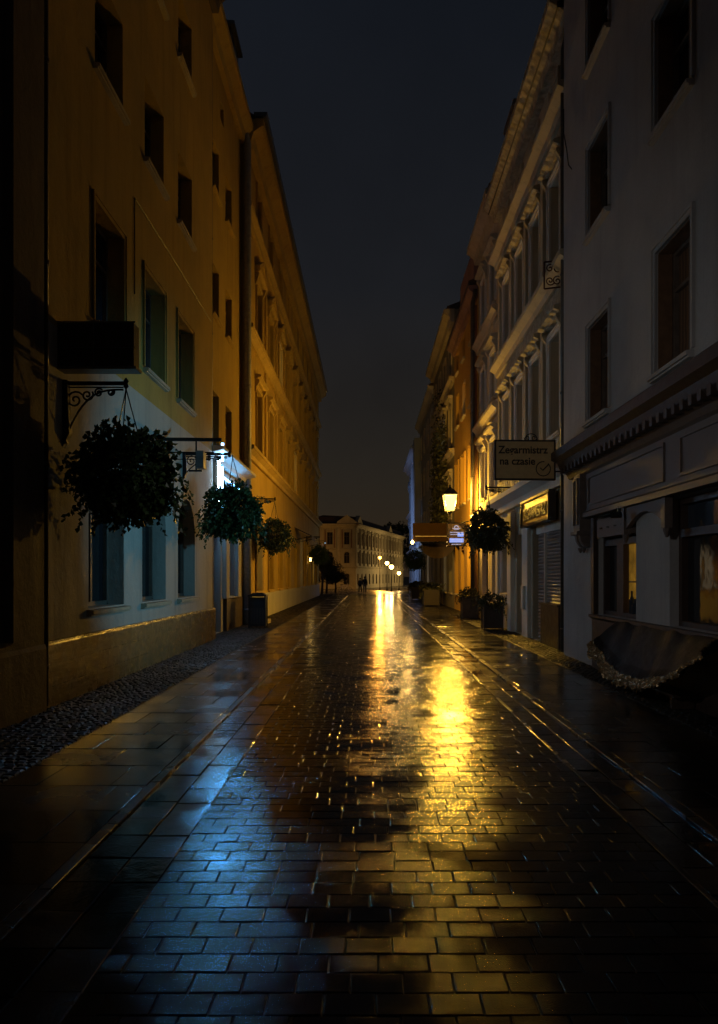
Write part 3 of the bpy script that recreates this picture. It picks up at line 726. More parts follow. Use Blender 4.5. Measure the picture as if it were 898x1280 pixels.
# left wing faces the street; local +x (outward) must point to -Y: rz=-90deg, local y -> +X
palace('palace_wing', 'long front of the stone palace across the plaza facing down the street', (-2.9-22, 180, -1.4), -pi/2, 44, 11, (7, 10))
ang = math.atan2(241-180, 11.0+2.9)
Lw = math.hypot(241-180, 13.9)
mx_, my_ = (-2.9+11)/2, (180+241)/2
# outward normal of the receding wing points to +X/-Y side: local y along the wing
palace('palace_wing', 'receding side wing of the stone palace running back to the right of its corner', (mx_+.1, my_, -1.4), ang-pi/2, Lw, 15, (0, 9))

# ------------------------------------------------------------------ downpipes
downpipe(-3.84, 9.12, 15.5, 'shopdark', 'dark drainpipe at the joint of the brown and yellow buildings on the left', .045)
downpipe(-3.98, 19.40, 15.9, 'pipe', 'thin brown drainpipe between the two yellow buildings on the left', .06)
downpipe(-3.90, 24.85, 16.1, 'pipeg', 'wide pale grey drainpipe beside the hooded-window ochre building', .13)
downpipe(3.98, 15.62, 12.8, 'pipe', 'brown drainpipe between the grey and the ornate cream building', .06, side=1)
downpipe(3.95, 28.96, 12.4, 'pipe', 'drainpipe beside the orange building behind the lantern', .08, side=1)

# ------------------------------------------------------------------ hanging baskets
def leaves(mb, n, rad, hz, seed, size=.055, trail=26, cz=0, inner=.45):
    rn = random.Random(seed)
    ph = [rn.uniform(0, 6.28) for _ in range(8)]
    def shape(a, e): return 1+.13*sin(2*a+ph[0])*cos(e)+.11*sin(4*a+ph[1]+2*e)+.10*sin(5*e+ph[2]+a)+.08*sin(9*a+ph[3]-4*e)+.06*sin(15*a+ph[4]+7*e)
    def leaf(p, out, s):
        d = (out+Vector((rn.gauss(0, .5), rn.gauss(0, .5), rn.gauss(-.25, .5)))).normalized()
        side = d.cross(Vector((rn.gauss(0, 1), rn.gauss(0, 1), rn.gauss(0, 1)))).normalized()
        up = side.cross(d)*.25*s; c = rn.random()
        a = p; b_ = p+d*s*.5+side*s*.42+up; t = p+d*s; e = p+d*s*.5-side*s*.42+up
        mb.add([a, b_, t, e], [(0, 1, 2), (0, 2, 3)], c)
    for _ in range(n):
        a = rn.uniform(0, 2*pi); z = rn.uniform(-1, 1); e = math.asin(z)
        r = (inner+(1-inner)*rn.random()**.45)*shape(a, e)*(1-.10*max(0, -z))
        o = Vector((cos(a)*cos(e), sin(a)*cos(e), z)); p = Vector((o.x*rad*r, o.y*rad*r, cz+o.z*hz*r))
        leaf(p, o, size*rn.uniform(.6, 1.35))
    for _ in range(trail):
        a = rn.uniform(0, 2*pi); o = Vector((cos(a), sin(a), 0)); e0 = rn.uniform(-.8, .6)
        p = Vector((o.x*rad*.88*cos(e0), o.y*rad*.88*cos(e0), cz+hz*.88*sin(e0))); ln = rn.randint(5, 13); d = (o*.5+Vector((0, 0, rn.uniform(-.4, .5)))).normalized()
        for k in range(ln):
            d = (d+Vector((rn.gauss(0, .2), rn.gauss(0, .2), -.16))).normalized(); p = p+d*.042
            leaf(p, d, size*rn.uniform(.6, 1.15))
    return mb
def basket_leaves(n, rad, hz, seed, size): return leaves(MB(), n, rad, hz, seed, size, 85)
LV1 = basket_leaves(5200, .55, .62, 1, .075).mesh('foliage', M['leaf'])
LV2 = basket_leaves(3200, .50, .60, 2, .075).mesh('foliage', M['leaf']); LV3 = basket_leaves(4000, .50, .58, 6, .08).mesh('foliage', M['leaf']); LV4 = basket_leaves(3000, .50, .58, 8, .08).mesh('foliage', M['leafo'])
def flowers(n, rad, seed):
    rn = random.Random(seed); m = MB()
    for _ in range(n):
        a = rn.uniform(0, 6.28); z = rn.uniform(-.9, .6); c = Vector((cos(a)*rad*math.sqrt(1-z*z), sin(a)*rad*math.sqrt(1-z*z), z*rad))
        for k in range(5):
            d = Vector((rn.gauss(0, 1), rn.gauss(0, 1), rn.gauss(0, 1))).normalized()*.04; e = d.cross(Vector((0, 0, 1)))*.5
            m.add([c, c+d+e, c+d*1.6, c+d-e], [(0, 1, 2, 3)])
    return m
def bracket(x_wall, side, z, ln, label, Y, ornate=True, drop=.42):
    """wrought iron wall bracket; the arm runs towards the street centre"""
    s = 1 if side < 0 else -1
    m = MB()
    m.box(-.0, s*.05, -.03, .03, -drop-.1, .09)
    m.tube([(0, 0, .05), (s*ln, 0, .05)], .028, 6); m.prism([(0, -drop-.16), (s*.09, -drop+.02), (s*.06, .08), (0, .08)], -.05, .05); m.tube([(0, 0, .0), (s*ln*.96, 0, .0)], .010, 6)
    pts = []
    for i in range(15):
        t = i/14; pts.append((s*(.03+ln*.92*t), 0, -drop*(1-t)**3.2-.03))
    m.tube(pts, .013, 6)
    o = m.build('wall_bracket', M['iron'], None, (x_wall, Y, z)); tag(o, label, 'wall bracket', 'iron wall brackets')
    for (cx, cz, r, t) in ((.18, -.13, .11, 1.6), (.38, -.08, .075, -1.5), (.56, -.055, .055, 1.5), (.76, -.05, .045, -1.4)):
        MB().tube([(s*p[0], p[1], p[2]) for p in spiral((cx*ln, 0, cz*drop/.5), r*1.05, .012, .6, t)], .013, 5).build('scroll', M['iron'], o)
    e = MB().lathe([(.012, .0), (.035, .03), (.02, .07), (.035, .10), (.008, .14)], (s*ln, 0, -.02), 8); e.build('finial', M['iron'], o)
    return o
GB = 'hanging flower baskets along the facades'
def basket(X, Y, Z, zb, mesh, label, rad=.66, rot=0, fl=6, olive=False):
    o = empty('hanging_basket', (X, Y, Z), label, 'hanging basket', GB, rot)
    f = place('foliage', mesh, o)
    MB().lathe([(.06, -.34), (.22, -.28), (.31, -.12), (.34, .02), (.30, .04)], (0, 0, 0), 16).build('bowl', M['planter'], o)
    c = MB()
    for k in range(3):
        a = k*2.09+.3; c.tube([(.31*cos(a), .31*sin(a), .02), (0, 0, zb-Z)], .008, 5)
    c.tube([(0, 0, zb-Z-.02), (0, 0, zb-Z+.05)], .012, 5); c.build('chain', M['iron'], o)
    if fl: flowers(fl, rad*.98, int(Y*10)).build('flower', M['petal'], o)
    return o
bracket(-3.9, -1, 4.02, .80, 'scrolled iron bracket nearest on the left wall, holding the biggest flower basket', 9.85, drop=.62)
basket(-3.10, 9.85, 2.86, 4.0, LV1, 'largest dark hanging flower basket on the left, nearest the camera', .66, .3, 7)
bracket(-3.9, -1, 2.92+1.2, .98, 'iron bracket over the second flower basket beside the blue lit shop', 16.2, drop=.36)
basket(-2.92+.07, 16.2, 2.62+.3, 4.1, LV3, 'dark round flower basket hanging in front of the blue lit shop', .6, 2.0, 4)
bracket(-4.0, -1, 4.25, .75, 'iron bracket on the ochre wall over the third flower basket', 26.9, drop=.45)
basket(-3.27, 27, 2.98, 4.2, LV2, 'green flower basket hanging third along the left facades on the ochre wall', .55, 1.1, 4)
bracket(-4.0, -1, 4.1, .85, 'small distant iron bracket at the far end of the ochre facade', 50, drop=.45)
basket(-3.17, 50, 2.95, 4.05, LV2, 'small distant green flower basket at the end of the ochre building', .55, 3.1, 0)
bracket(4.15, 1, 4.05, .80, 'iron scroll bracket on the ornate cream facade holding the right-hand basket', 21.7, drop=.42)
basket(3.38, 21.7, 2.86, 4.0, LV4, 'hanging flower basket on the right between the gold fascia and the lantern', .55, .5, 5)
bracket(4.15, 1, 3.6, .9, 'distant iron bracket past the brown awning on the right', 47, drop=.42)
basket(3.27-.4, 47, 2.55, 3.6, LV2, 'far flower basket hanging past the brown awning on the right', .55, 1.7, 0)
# climbing plants on the olive building
iv = MB()
rn = random.Random(9)
for _ in range(3800):
    Y = rn.gauss(42.2, 2.2); z = rn.uniform(3.7, 9.5) if rn.random() < .8 else rn.uniform(3.4, 12)
    if abs(Y-42.2) > 4.2*math.sqrt(max(.05, 1-(z-3.6)/9)): continue
    p = Vector((4.15-.05-rn.random()**2*.45, Y, z)); d = Vector((-.5, rn.gauss(0, .6), -.6)).normalized(); sd = d.cross(Vector((rn.gauss(0, 1), rn.gauss(0, 1), 1))).normalized()
    s_ = rn.uniform(.1, .2); iv.add([p, p+d*s_*.5+sd*s_*.45, p+d*s_, p+d*s_*.5-sd*s_*.45], [(0, 1, 2), (0, 2, 3)], rn.random())
o = iv.build('climbing_plant', M['leafo']); tag(o, 'leafy climber spreading over the olive building above the awning', 'climbing plant')
MB().tube([(4.05, 42, .1), (4.0, 42.3, 2), (4.05, 42.0, 4.2), (4.0, 42.5, 7)], [.05, .04, .03, .015], 6).build('stem', M['bark'], o)

# ------------------------------------------------------------------ wall lantern and other lamps
def point(name, loc, power, col, rad, parent=None):
    l = bpy.data.lights.new(name, 'POINT'); l.energy = power; l.color = col; l.shadow_soft_size = rad
    o = bpy.data.objects.new(name, l); COL.objects.link(o); o.location = loc
    if parent: o.parent = parent
    return o
LX, LY, LZ = 3.10, 29.0, 4.36
lant = empty('wall_lantern', (LX, LY, LZ), 'lit yellow street lantern on a scrolled wall bracket on the right', 'wall lantern')
fr = MB()
b0, b1, hb = .155, .255, .62        # half widths bottom/top
for sx in (-1, 1):
    for sy in (-1, 1): fr.tube([(sx*b0, sy*b0, -.31), (sx*b1, sy*b1, .31)], .014, 5)
for hw, z in ((b0, -.31), (b1, .31)):
    for sx in (-1, 1): fr.tube([(sx*hw, -hw, z), (sx*hw, hw, z)], .014, 5); fr.tube([(-hw, sx*hw, z), (hw, sx*hw, z)], .014, 5)
fr.build('lantern_frame', M['iron'], lant)
gl = MB(); q0, q1 = b0-.004, b1-.004
gl.add([(-q0,-q0,-.3),(q0,-q0,-.3),(q0,q0,-.3),(-q0,q0,-.3),(-q1,-q1,.3),(q1,-q1,.3),(q1,q1,.3),(-q1,q1,.3)], [(0,1,5,4),(1,2,6,5),(2,3,7,6),(3,0,4,7)])
gl.build('glass', M['lampw'], lant)
MB().lathe([(.40, .32), (.38, .345), (.20, .50), (.09, .55), (.05, .60), (.06, .64), (.01, .70)], (0, 0, 0), 4, pi/4).build('cap', M['iron'], lant)
MB().lathe([(.23, -.325), (.12, -.36), (.05, -.42), (.02, -.50)], (0, 0, 0), 4, pi/4).build('base', M['iron'], lant)
point('lantern_light', (0, 0, 0), LAMP_W, SODIUM, .13, lant)
lb = MB()
lb.tube([(0, 0, -.48), (0, 0, -.86)], .02, 6)
lb.tube([(0, 0, -.84), (4.15-LX, 0, -.62)], .022, 6); lb.tube([(4.15-LX, 0, -1.15), (.75, 0, -.98), (.3, 0, -.88), (0, 0, -.84)], .016, 6)
lb.box(4.15-LX-.04, 4.15-LX, -.05, .05, -1.3, -.45)
lbo = lb.build('bracket', M['iron'], lant)
for cx, cz, r, t in ((.88, -.85, .13, 1.6), (.60, -.84, .10, -1.6), (.36, -.84, .07, 1.5)): MB().tube(spiral((cx, 0, cz), r, .015, .4, t), .012, 5).build('scroll', M['iron'], lbo)

# plate hanging under the lantern
pl = empty('hanging_sign', (3.33, 28.9, 3.16), 'small brown and blue notice board hanging right under the lantern', 'sign')
MB().box(-.33, .33, -.03, .03, -.43, .43).build('board', M['navy'], pl)
m = MB()
for hw, z in ((.33, .43), (.33, -.43)): m.box(-hw-.02, hw+.02, -.04, .04, z-.015, z+.015)
m.box(-.35, -.33, -.04, .04, -.415, .415).box(.33, .35, -.04, .04, -.415, .415).tube([(-.2, 0, .44), (-.2, 0, .60)], .008).tube([(.2, 0, .44), (.2, 0, .64)], .008).build('sign_frame', M['iron'], pl)
m = MB(); 
for k in range(9): a = pi*k/8; m.box(.02+.07*cos(a)-.012-.02, .07*cos(a)+.012, -.036, -.031, .27+.06*sin(a)-.012, .27+.06*sin(a)+.014)
m.box(-.15, .15, -.036, -.031, .22, .238)
m.box(-.09, .09, -.036, -.031, .18, .195); m.build('emblem', M['whitelit'], pl)
m = MB(); m.box(-.26, .27, -.034, -.031, -.30, -.14).box(.04, .27, -.034, -.031, -.08, .06); m.build('blue_stripe', M['bluelit'], pl)
m = MB(); rn = random.Random(5)
for z, w in ((.08, .24), (.0, .24), (-.18, .22), (-.25, .22), (-.37, .18)):
    x = -w
    while x < w: ww = rn.uniform(.015, .035); m.box(x, x+ww, -.039, -.0345, z-.014, z+.014); x += ww+rn.uniform(.006, .02)
m.build('lettering', M['whitelit'], pl)

# brown awning with boxed valance and bulb
aw = empty('awning', (4.15, 35.8, 3.2), 'dark brown shop awning with a deep boxed fascia and a bare bulb at its corner', 'awning')
MB().prism([(-2.05, 0), (0, .0), (0, .86), (-2.05, .86)], -.10, .0).build('fascia_board', M['awnboard'], aw)
MB().box(-1.95, -.15, -.112, -.104, .235, .262).build('fascia_stripe', M['trimw'], aw)
m = MB(); m.add([(-2.0, .01, .02), (-2.0, 4.0, .02), (0, 4.0, .95), (0, .01, .95), (-2.0, .01, -.05), (-2.0, 4.0, -.05), (-2.03, 4.0, -.05), (-2.03, .01, -.05), (-2.03, .01, .04), (-2.03, 4.0, .04)], [(0,1,2,3), (0,1,5,4), (4,5,6,7), (7,6,9,8), (8,9,1,0)])
m.build('canopy', M['awn'], aw)
m = MB(); n_ = 14; g_ = []
for i_ in range(n_+1):
    for j_ in range(9):
        u = i_/n_; q = j_/8*pi/2; bul = math.sqrt(max(0, sin(pi*min(1, .12+u*.88))))
        g_.append((-1.55+1.5*u, .04+1.5*(1-sin(q))*bul, -.02-.78*sin(q)*bul*.98))
m.add(g_, [(a*9+b, a*9+b+1, (a+1)*9+b+1, (a+1)*9+b) for a in range(n_) for b in range(8)])
m.build('valance', M['awn'], aw, smooth=True)
bx = MB().lathe([(.02, .10), (.05, .06), (.075, 0), (.05, -.06), (.01, -.08)], (-2.08, -.16, -.04), 10).build('bulb', M['bulb'], aw)
point('bulb_light', (-2.30, .25, -.14), 95, (1, .58, .15), .08, aw)
MB().lathe([(.02, .05), (.05, .03), (.05, -.03), (.01, -.05)], (-.02, -.16, -.02), 10).build('bulb', M['bulb'], aw)

# zegarmistrz sign
zs = empty('hanging_sign', (3.06, 15.0, 3.86), 'brown framed shop sign reading Zegarmistrz na czasie on iron arms', 'sign', rz=R_(2))
MB().box(-.57, .57, -.04, .04, -.36, .36).build('board', M['signface'], zs)
MB().box(-.60, .60, -.055, .055, .36, .39).box(-.60, .60, -.055, .055, -.39, -.36).box(-.60, -.57, -.055, .055, -.36, .36).box(.57, .60, -.055, .055, -.36, .36).build('sign_frame', M['signdark'], zs)
def text(body, size, loc, mat, parent, rot=(pi/2, 0, 0), bold=.0, ext=.003, align='LEFT', sx=1.0):
    c = bpy.data.curves.new('lettering', 'FONT'); c.body = body; c.size = size; c.extrude = ext; c.offset = bold; c.align_x = align
    c.materials.append(mat); o = bpy.data.objects.new('lettering', c); COL.objects.link(o); o.location = loc; o.rotation_euler = rot; o.parent = parent; o.scale = (sx, 1, 1)
    bpy.context.view_layer.update()
    me = bpy.data.meshes.new_from_object(o.evaluated_get(bpy.context.evaluated_depsgraph_get()))
    q = place('lettering', me, parent, loc); q.rotation_euler = rot; q.scale = (sx, 1, 1)
    bpy.data.objects.remove(o); return q
text('Zegarmistrz', .205, (-.52, -.043, .13), M['signdark'], zs, bold=.004, sx=.96)
text('na czasie', .205, (-.50, -.043, -.09), M['signdark'], zs, bold=.004, sx=.96)
m = MB()
for k in range(22):
    if k in (3, 4): continue
    a = 2*pi*k/22; b_ = 2*pi*(k+.9)/22
    m.tube([(.36+.14*cos(a), -.043, -.17+.14*sin(a)), (.36+.14*cos(b_), -.043, -.17+.14*sin(b_))], .010, 4)
m.tube([(.30, -.043, -.15), (.35, -.043, -.20), (.47, -.043, -.08)], .012, 4); m.build('emblem', M['signdark'], zs)
m = MB(); m.tube([(.60, 0, .20), (1.1, 0, .26)], .016, 6).tube([(.60, 0, -.22), (1.09, 0, -.20)], .016, 6)
m.tube(spiral((.13, 0, .40), .12, .12, 0, .5), .010, 5); m.tube(spiral((.05, 0, .44), .06, .01, 3, 1.2), .008, 5); m.tube(spiral((.19, 0, .44), .06, .01, .1, -1.2), .008, 5)
m.build('arm', M['iron'], zs)
# gold fascia
gf = empty('shop_sign', (4.15-.16, 18.0, 3.14), 'gold fascia board with dark letters ZEGARMISTRZ above the roller shutters', 'sign', rz=0)
MB().box(-.09, .06, -1.45, 1.45, -.27, .27).build('board', M['gold'], gf)
MB().box(-.12, .05, -1.50, 1.50, .272, .33).box(-.12, .05, -1.50, 1.50, -.33, -.272).box(-.12, .05, -1.5, -1.452, -.27, .27).box(-.12, .05, 1.452, 1.5, -.27, .27).build('sign_frame', M['signdark'], gf)
text('ZEGARMISTRZ', .40, (-.096, 0, -.17), M['signdark'], gf, rot=(pi/2, 0, -pi/2), bold=.006, ext=.012, align='CENTER', sx=.95)
o = MB().tube([(0, 0, 0), (-.01, -.05, -.5), (-.02, -.32, -1.0), (-.02, -.45, -1.35), (.05, -.52, -1.5)], .012, 5).build('cable', M['iron'], None, (3.90, 15.3, 10.9)); tag(o, 'thin loose black cable drooping on the upper grey wall by the drainpipe', 'cable')
o = MB().tube([(0, 0, 0), (0, 2.5, .03), (0, 6.2, 0)], .01, 5).tube([(0, .0, 0), (0, 0, -1.6)], .01, 5).build('cable', M['iron'], None, (-3.885, 12.8, 7.9)); tag(o, 'thin dark cable stapled across the yellow wall between its upper window rows', 'cable')
# window basket grille on F (rusty)
ob = empty('iron_grille', (3.85, 16.1, 7.95), 'small reddish scrolled iron grille jutting out near the drainpipe high on the right', 'grille')
m = MB()
for z in (-.28, .28): m.tube([(.28, 0, z), (-.15, 0, z-.05)], .018, 5)
m.tube([(-.15, 0, -.33), (-.15, 0, .23)], .018, 5); m.tube([(.28, 0, -.3), (.28, 0, .3)], .018, 5)
m.build('grille_frame', M['rust'], ob)
for cx, cz, t in ((-.03, .10, 1.5), (.12, .10, -1.5), (-.03, -.16, -1.5), (.12, -.16, 1.5)): MB().tube(spiral((cx, 0, cz), .10, .012, cx*9, t), .013, 5).build('scroll', M['rust'], ob)

# blue shop lights on the narrow yellow house
bl = empty('neon_sign', (-3.86, 19.75, 3.9), 'glowing blue-white neon tubes on the narrow yellow shop to the left', 'neon sign')
MB().box(-.26, .02, -.12, .16, -.85, .78).build('sign_case', M['signdark'], bl)
MB().tube([(.16, -.19, .62), (.16, -.19, 1.08)], .03, 8).build('tube', M['tube_b'], bl); MB().box(.0, .14, -.17, -.13, .66, .70).box(.0, .14, -.17, -.13, 1.0, 1.04).box(-.03, .0, -.17, -.08, .6, 1.1).build('added_tube_mount', M['iron'], bl)  # extra short tube and mount, added to carry the road reflection light
m = MB().box(.03, .08, -.16, -.06, -.80, .70); m.build('tube', M['tube_w'], bl)
MB().box(.05, .09, .22, .27, -.80, .55).build('tube', M['tube_b'], bl)
MB().tube([(-.02, .5, .36), (-.02, 3.7, .30)], .022, 6).build('tube', M['tube_b'], bl)
MB().tube([(-.04, .6, -.12), (-.04, 3.2, -.12)], .016, 6).build('tube', M['tube_b'], bl)
m = MB()
for k in range(7): m.box(-.12, -.07, .5+k*.45, .56+k*.45, -.3, .33)
m.build('sign_bars', M['iron'], bl)
# plain sign arm near it
sa = empty('sign_arm', (-3.9, 14.6, 4.2), 'straight black iron sign arm with a small grey box beneath it', 'sign arm')
MB().tube([(0, 0, 0), (1.12, 0, -.01)], .035, 8).tube([(0, 0, -.25), (.98, 0, -.25)], .012, 5).tube([(0, 0, -.38), (.66, 0, -.38)], .008, 5).tube([(.64, 0, 0), (.64, 0, -.62)], .018, 6).tube([(.5, 0, -.60), (.75, 0, -.60)], .02, 6).build('rod', M['iron'], sa)
MB().box(.66, .80, -.12, .12, -.56, -.26).box(.655, .805, -.14, .14, -.26, -.24).build('box', M['zinc'], sa)
# dark box projecting from the wall
bb = empty('projecting_box', (-3.9, 9.65, 4.22), 'dark framed box jutting from the yellow wall above the nearest flower basket', 'box')
MB().box(0, .96, 0, .22, .02, .56).build('case', M['signdark'], bb)
MB().box(0, .99, -.012, .235, -.02, .018).box(0, .98, -.012, -.001, .56, .58).box(.45, .465, -.012, -.001, .02, .56).box(0, .98, -.012, -.001, .24, .25).build('edge_trim', M['zinc'], bb)
# ochre facade fittings: awnings, small lamps
for Y, lab, mt, ln in ((43.0, 'dark awning over the shop door of the ochre building', 'awn', 2.6), (52.2, 'small cream awning near the far end of the ochre building', 'cream', 2.6)):
    o = empty('awning', (-4.0, Y, 3.75), lab, 'awning', 'awnings on the ochre building')
    MB().add([(0, -ln/2, .5), (0, ln/2, .5), (.95, ln/2, .05), (.95, -ln/2, .05), (.95, -ln/2, -.18), (.95, ln/2, -.18)], [(0, 1, 2, 3), (3, 2, 5, 4)]).build('canopy', M[mt], o)
    MB().tube([(.02, -ln/2, -.2), (.93, -ln/2, .02)], .015).tube([(.02, ln/2, -.2), (.93, ln/2, .02)], .015).build('frame', M['iron'], o)
o = empty('wall_lamp', (-4.0, 51.4, 2.7), 'tiny lit wall lamp beside a window near the end of the ochre building', 'wall lamp')
MB().box(0, .1, -.04, .04, -.1, .1).build('mount', M['iron'], o); MB().lathe([(.05, -.12), (.07, .1)], (.16, 0, 0), 8).build('glass', M['bulb'], o)
# added lamps with unseen fixtures, put in for the cool light across the street
def spot(name, loc, target, power, col, size, parent, off=(0, 0, -.06)):
    l = bpy.data.lights.new(name, 'SPOT'); l.energy = power; l.color = col; l.shadow_soft_size = .07; l.spot_size = R_(size); l.spot_blend = .8
    o = bpy.data.objects.new(name, l); COL.objects.link(o); o.parent = parent; o.location = off
    d = Vector(target)-Vector(loc); o.rotation_euler = d.to_track_quat('-Z', 'Y').to_euler()
for loc, tgt, lab, pw, cl, sz in (((3.62, 11.3, 2.50), (-3.9, 14.2, 2.7), 'small black spotlight with a cool beam, added under the brown shop fascia', 560, (.22, .68, 1.0), 60),  # fixture added; beam follows the shadows of the hanging baskets
        ((-3.25, 4.6, 3.6), (3.93, 13.5, 2.6), 'unseen neutral white fill lamp added on the dark brown building', 170, (1.0, .96, .92), 78),  # fill lamp added for the right-hand facades
        ((-3.40, 61.2, 4.2), (4.1, 66, 5.5), 'small white lamp added at the end corner of the ochre building', 1500, (.42, .62, 1.0), 100)):  # lamp added to throw cool light on the corner house
    s = 1 if loc[0] > 0 else -1
    o = empty('added_lamp', loc, lab, 'added lamp', 'lamps added for cool light')
    if s > 0:
        MB().tube([(.06, 0, .0), (.06, 0, .12)], .012, 6).build('arm', M['iron'], o)
        MB().tube([(.10, 0, 0), (-.035, .03, 0)], .045, 12, False).tube([(.10, 0, 0), (.11, 0, 0)], .045, 12).build('lamp_shade', M['iron'], o)
        spot('added_lamp_light', loc, tgt, pw, cl, sz, o, (-.05, .03, 0)); continue
    MB().tube([(s*.60, 0, .18), (s*.1, 0, .22), (0, 0, .12)], .015, 6).build('arm', M['iron'], o)
    MB().lathe([(.04, .14), (.06, .10), (.10, .06), (.10, .055)], (0, 0, 0), 12).build('lamp_shade', M['iron'], o)
    MB().lathe([(.05, .0), (.06, .03), (.05, .05)], (0, 0, 0), 10).build('glass', M['lampc'], o)
    spot('added_lamp_light', loc, tgt, pw, cl, sz, o)
al = bpy.data.lights.new('added_blue_light', 'AREA'); al.shape = 'RECTANGLE'; al.size = .22; al.size_y = .5; al.energy = 6.5; al.spread = R_(34); al.color = (.09, .45, .92)  # aimed light added for the blue reflection on the road
ao = bpy.data.objects.new('added_blue_light', al); COL.objects.link(ao); ao.parent = bl; ao.location = (.16, -.22, .85)
ao.rotation_euler = Vector((.27, -1, -.33)).to_track_quat('-Z', 'Y').to_euler()

# ------------------------------------------------------------------ street furniture
def wbin(X, Y):
    o = empty('litter_bin', (X, Y, .03), 'dark square litter bin standing by the ochre wall on the left', 'litter bin')
    m = MB(); m.box(-.24, .24, -.22, .22, .05, .92)
    for sx in (-1, 1):
        for sy in (-1, 1): m.box(sx*.24-.02, sx*.24+.02, sy*.22-.02, sy*.22+.02, 0, .95)
    m.build('bin_body', M['bin'], o)
    MB().box(-.28, .28, -.26, .26, .951, 1.0).prism([(-.22, 1.001), (.22, 1.001), (.14, 1.06), (-.14, 1.06)], -.2, .2).build('lid', M['bin'], o)
    MB().box(-.16, .16, -.226, -.221, .66, .80).build('slot', M['rubber'], o)
    m = MB()
    for k in range(5): m.box(-.2+k*.085, -.14+k*.085, -.228, -.221, .12, .60)
    m.build('slat', M['planter'], o)
wbin(-3.34, 23.4)
o = MB().box(-.35, .35, -.5, .5, 0, .14).box(-.30, .2, -.45, .45, .142, .24).build('door_step', M['trim'], None, (-3.62, 25.4, .03)); tag(o, 'pale stone doorstep beside the litter bin', 'doorstep')
def planterbox(X, Y, w, d, h, label, seed, size=.075):
    o = empty('planter', (X, Y, .03), label, 'planter', 'square planters along the right pavement')
    m = MB(); t = .03
    m.box(-w/2, w/2, -d/2, -d/2+t, .04, h).box(-w/2, w/2, d/2-t, d/2, .04, h).box(-w/2, -w/2+t, -d/2+t, d/2-t, .04, h).box(w/2-t, w/2, -d/2+t, d/2-t, .04, h)
    for sx in (-1, 1):
        for sy in (-1, 1): m.box(sx*w/2-.025, sx*w/2+.025, sy*d/2-.025, sy*d/2+.025, 0, h+.02)
    m.build('tub', M['planter'], o); MB().box(-w/2+t, w/2-t, -d/2+t, d/2-t, .05, h-.06).build('soil', M['soil'], o)
    rn = random.Random(seed); lm = leaves(MB(), 700, w*.62, .22, seed, size, 22, h+.08); lm.build('foliage', M['leafo'], o)
planterbox(3.66, 22.6, .52, .52, .72, 'square dark planter nearest the shuttered shop on the right', 11)
planterbox(3.72, 28.2, .52, .52, .80, 'square dark planter under the hanging notice board', 12)
planterbox(3.35, 41, .75, 1.6, .85, 'long dark planter with ferns past the awning on the right', 13, .14)
planterbox(3.3, 52, .7, 1.4, .85, 'farthest dark planter on the right before the plaza', 14, .12)
# wet tarpaulin over a bench below the shop windows
tp = empty('covered_bench', (3.45, 10.3, .03), 'low bench under a crumpled wet tarpaulin below the lit shop window', 'covered bench')
m = MB()
for yy in (-1.5, 0, 1.5): m.box(.14, .40, yy*.8-.03, yy*.8+.03, 0, .14)
for xx in (.18, .29, .40): m.box(xx-.05, xx+.05, -1.3, 1.3, .142, .17)
m.build('bench', M['shopdark'], tp)
rn = random.Random(21); tm = MB(); nu, nv = 150, 36; grid = []; rimg = []
for i in range(nu+1):
    for j in range(nv+1):
        Y = -2.75+4.2*i/nu; v = j/nv
        rim = .20+(.19*Y*Y if Y > 0 else .097*Y*Y)
        edge = max(0, (v-.62)/.38)
        x = .40-.34*min(v/.7, 1)-.16*edge+.03*sin(11*Y+4*v)*(.3+edge)
        z = .90-(.90-rim)*min(v/.75, 1)**1.25-.10*max(0, v-.75)/.25
        z += .015*sin(7*Y+3*v)*(1-edge)+edge*rn.gauss(0, .011); x += edge*rn.gauss(0, .012)
        if v > .72: rimg.append((x-.012, Y, z+.008))
        grid.append((x, Y+edge*rn.gauss(0, .012), max(z, .02)))
tm.add(grid, [(i*(nv+1)+j, i*(nv+1)+j+1, (i+1)*(nv+1)+j+1, (i+1)*(nv+1)+j) for i in range(nu) for j in range(nv)], .5)
to = tm.build('tarpaulin', simple('wet_tarpaulin', (.010, .008, .006), .55, .0, bmp=.5, scale=12, spec=.2), tp)

k_ = len(rimg)//(nu+1); rimg = [(x-abs(rn.gauss(0, .010)), y+rn.gauss(0, .010), max(z+rn.gauss(0, .010), .02)) for x, y, z in rimg]
MB().add(rimg, [(i*k_+j, i*k_+j+1, (i+1)*k_+j+1, (i+1)*k_+j) for i in range(nu) for j in range(k_-1)], .5).build('glint_edge', simple('painted_glint', (.34, .25, .14), .14, .7, bmp=.6, scale=14), to)  # pale metallic strip painting the glints along the tarpaulin's wet rim
# ------------------------------------------------------------------ plaza
def gz(Y): return -.012 if Y < YE else max(-1.388, -.012-1.376*(Y-YE)/(160-YE))
def street_lamp(X, Y, Zl, label, orange=False, pw=200, st=None):
    g0 = gz(Y); h = Zl-g0
    o = empty('street_lamp', (X, Y, g0), label, 'street lamp', 'lamp posts on the plaza')
    MB().lathe([(.16, 0), (.16, .3), (.09, .4), (.06, .9), (.045, h-.55), (.09, h-.5), (.09, h-.45)], (0, 0, 0), 10).build('post', M['iron'], o)
    MB().lathe([(.10, -.36), (.28, -.22), (.36, .0), (.30, .2), (.20, .28)], (0, 0, h), 12).build('glass', M['lampor' if orange else 'lampfar'], o)
    MB().lathe([(.30, .285), (.2, .42), (.03, .52)], (0, 0, h), 8).build('cap', M['iron'], o)
    point('street_lamp_light', (0, -.5, h-.1), pw, (1, .40, .05) if orange else (1, .62, .20), .2, o)
street_lamp(15/960*165, 165, 5.55, 'orange lamp post farthest left in the plaza, highest of the far row', True, 5500)
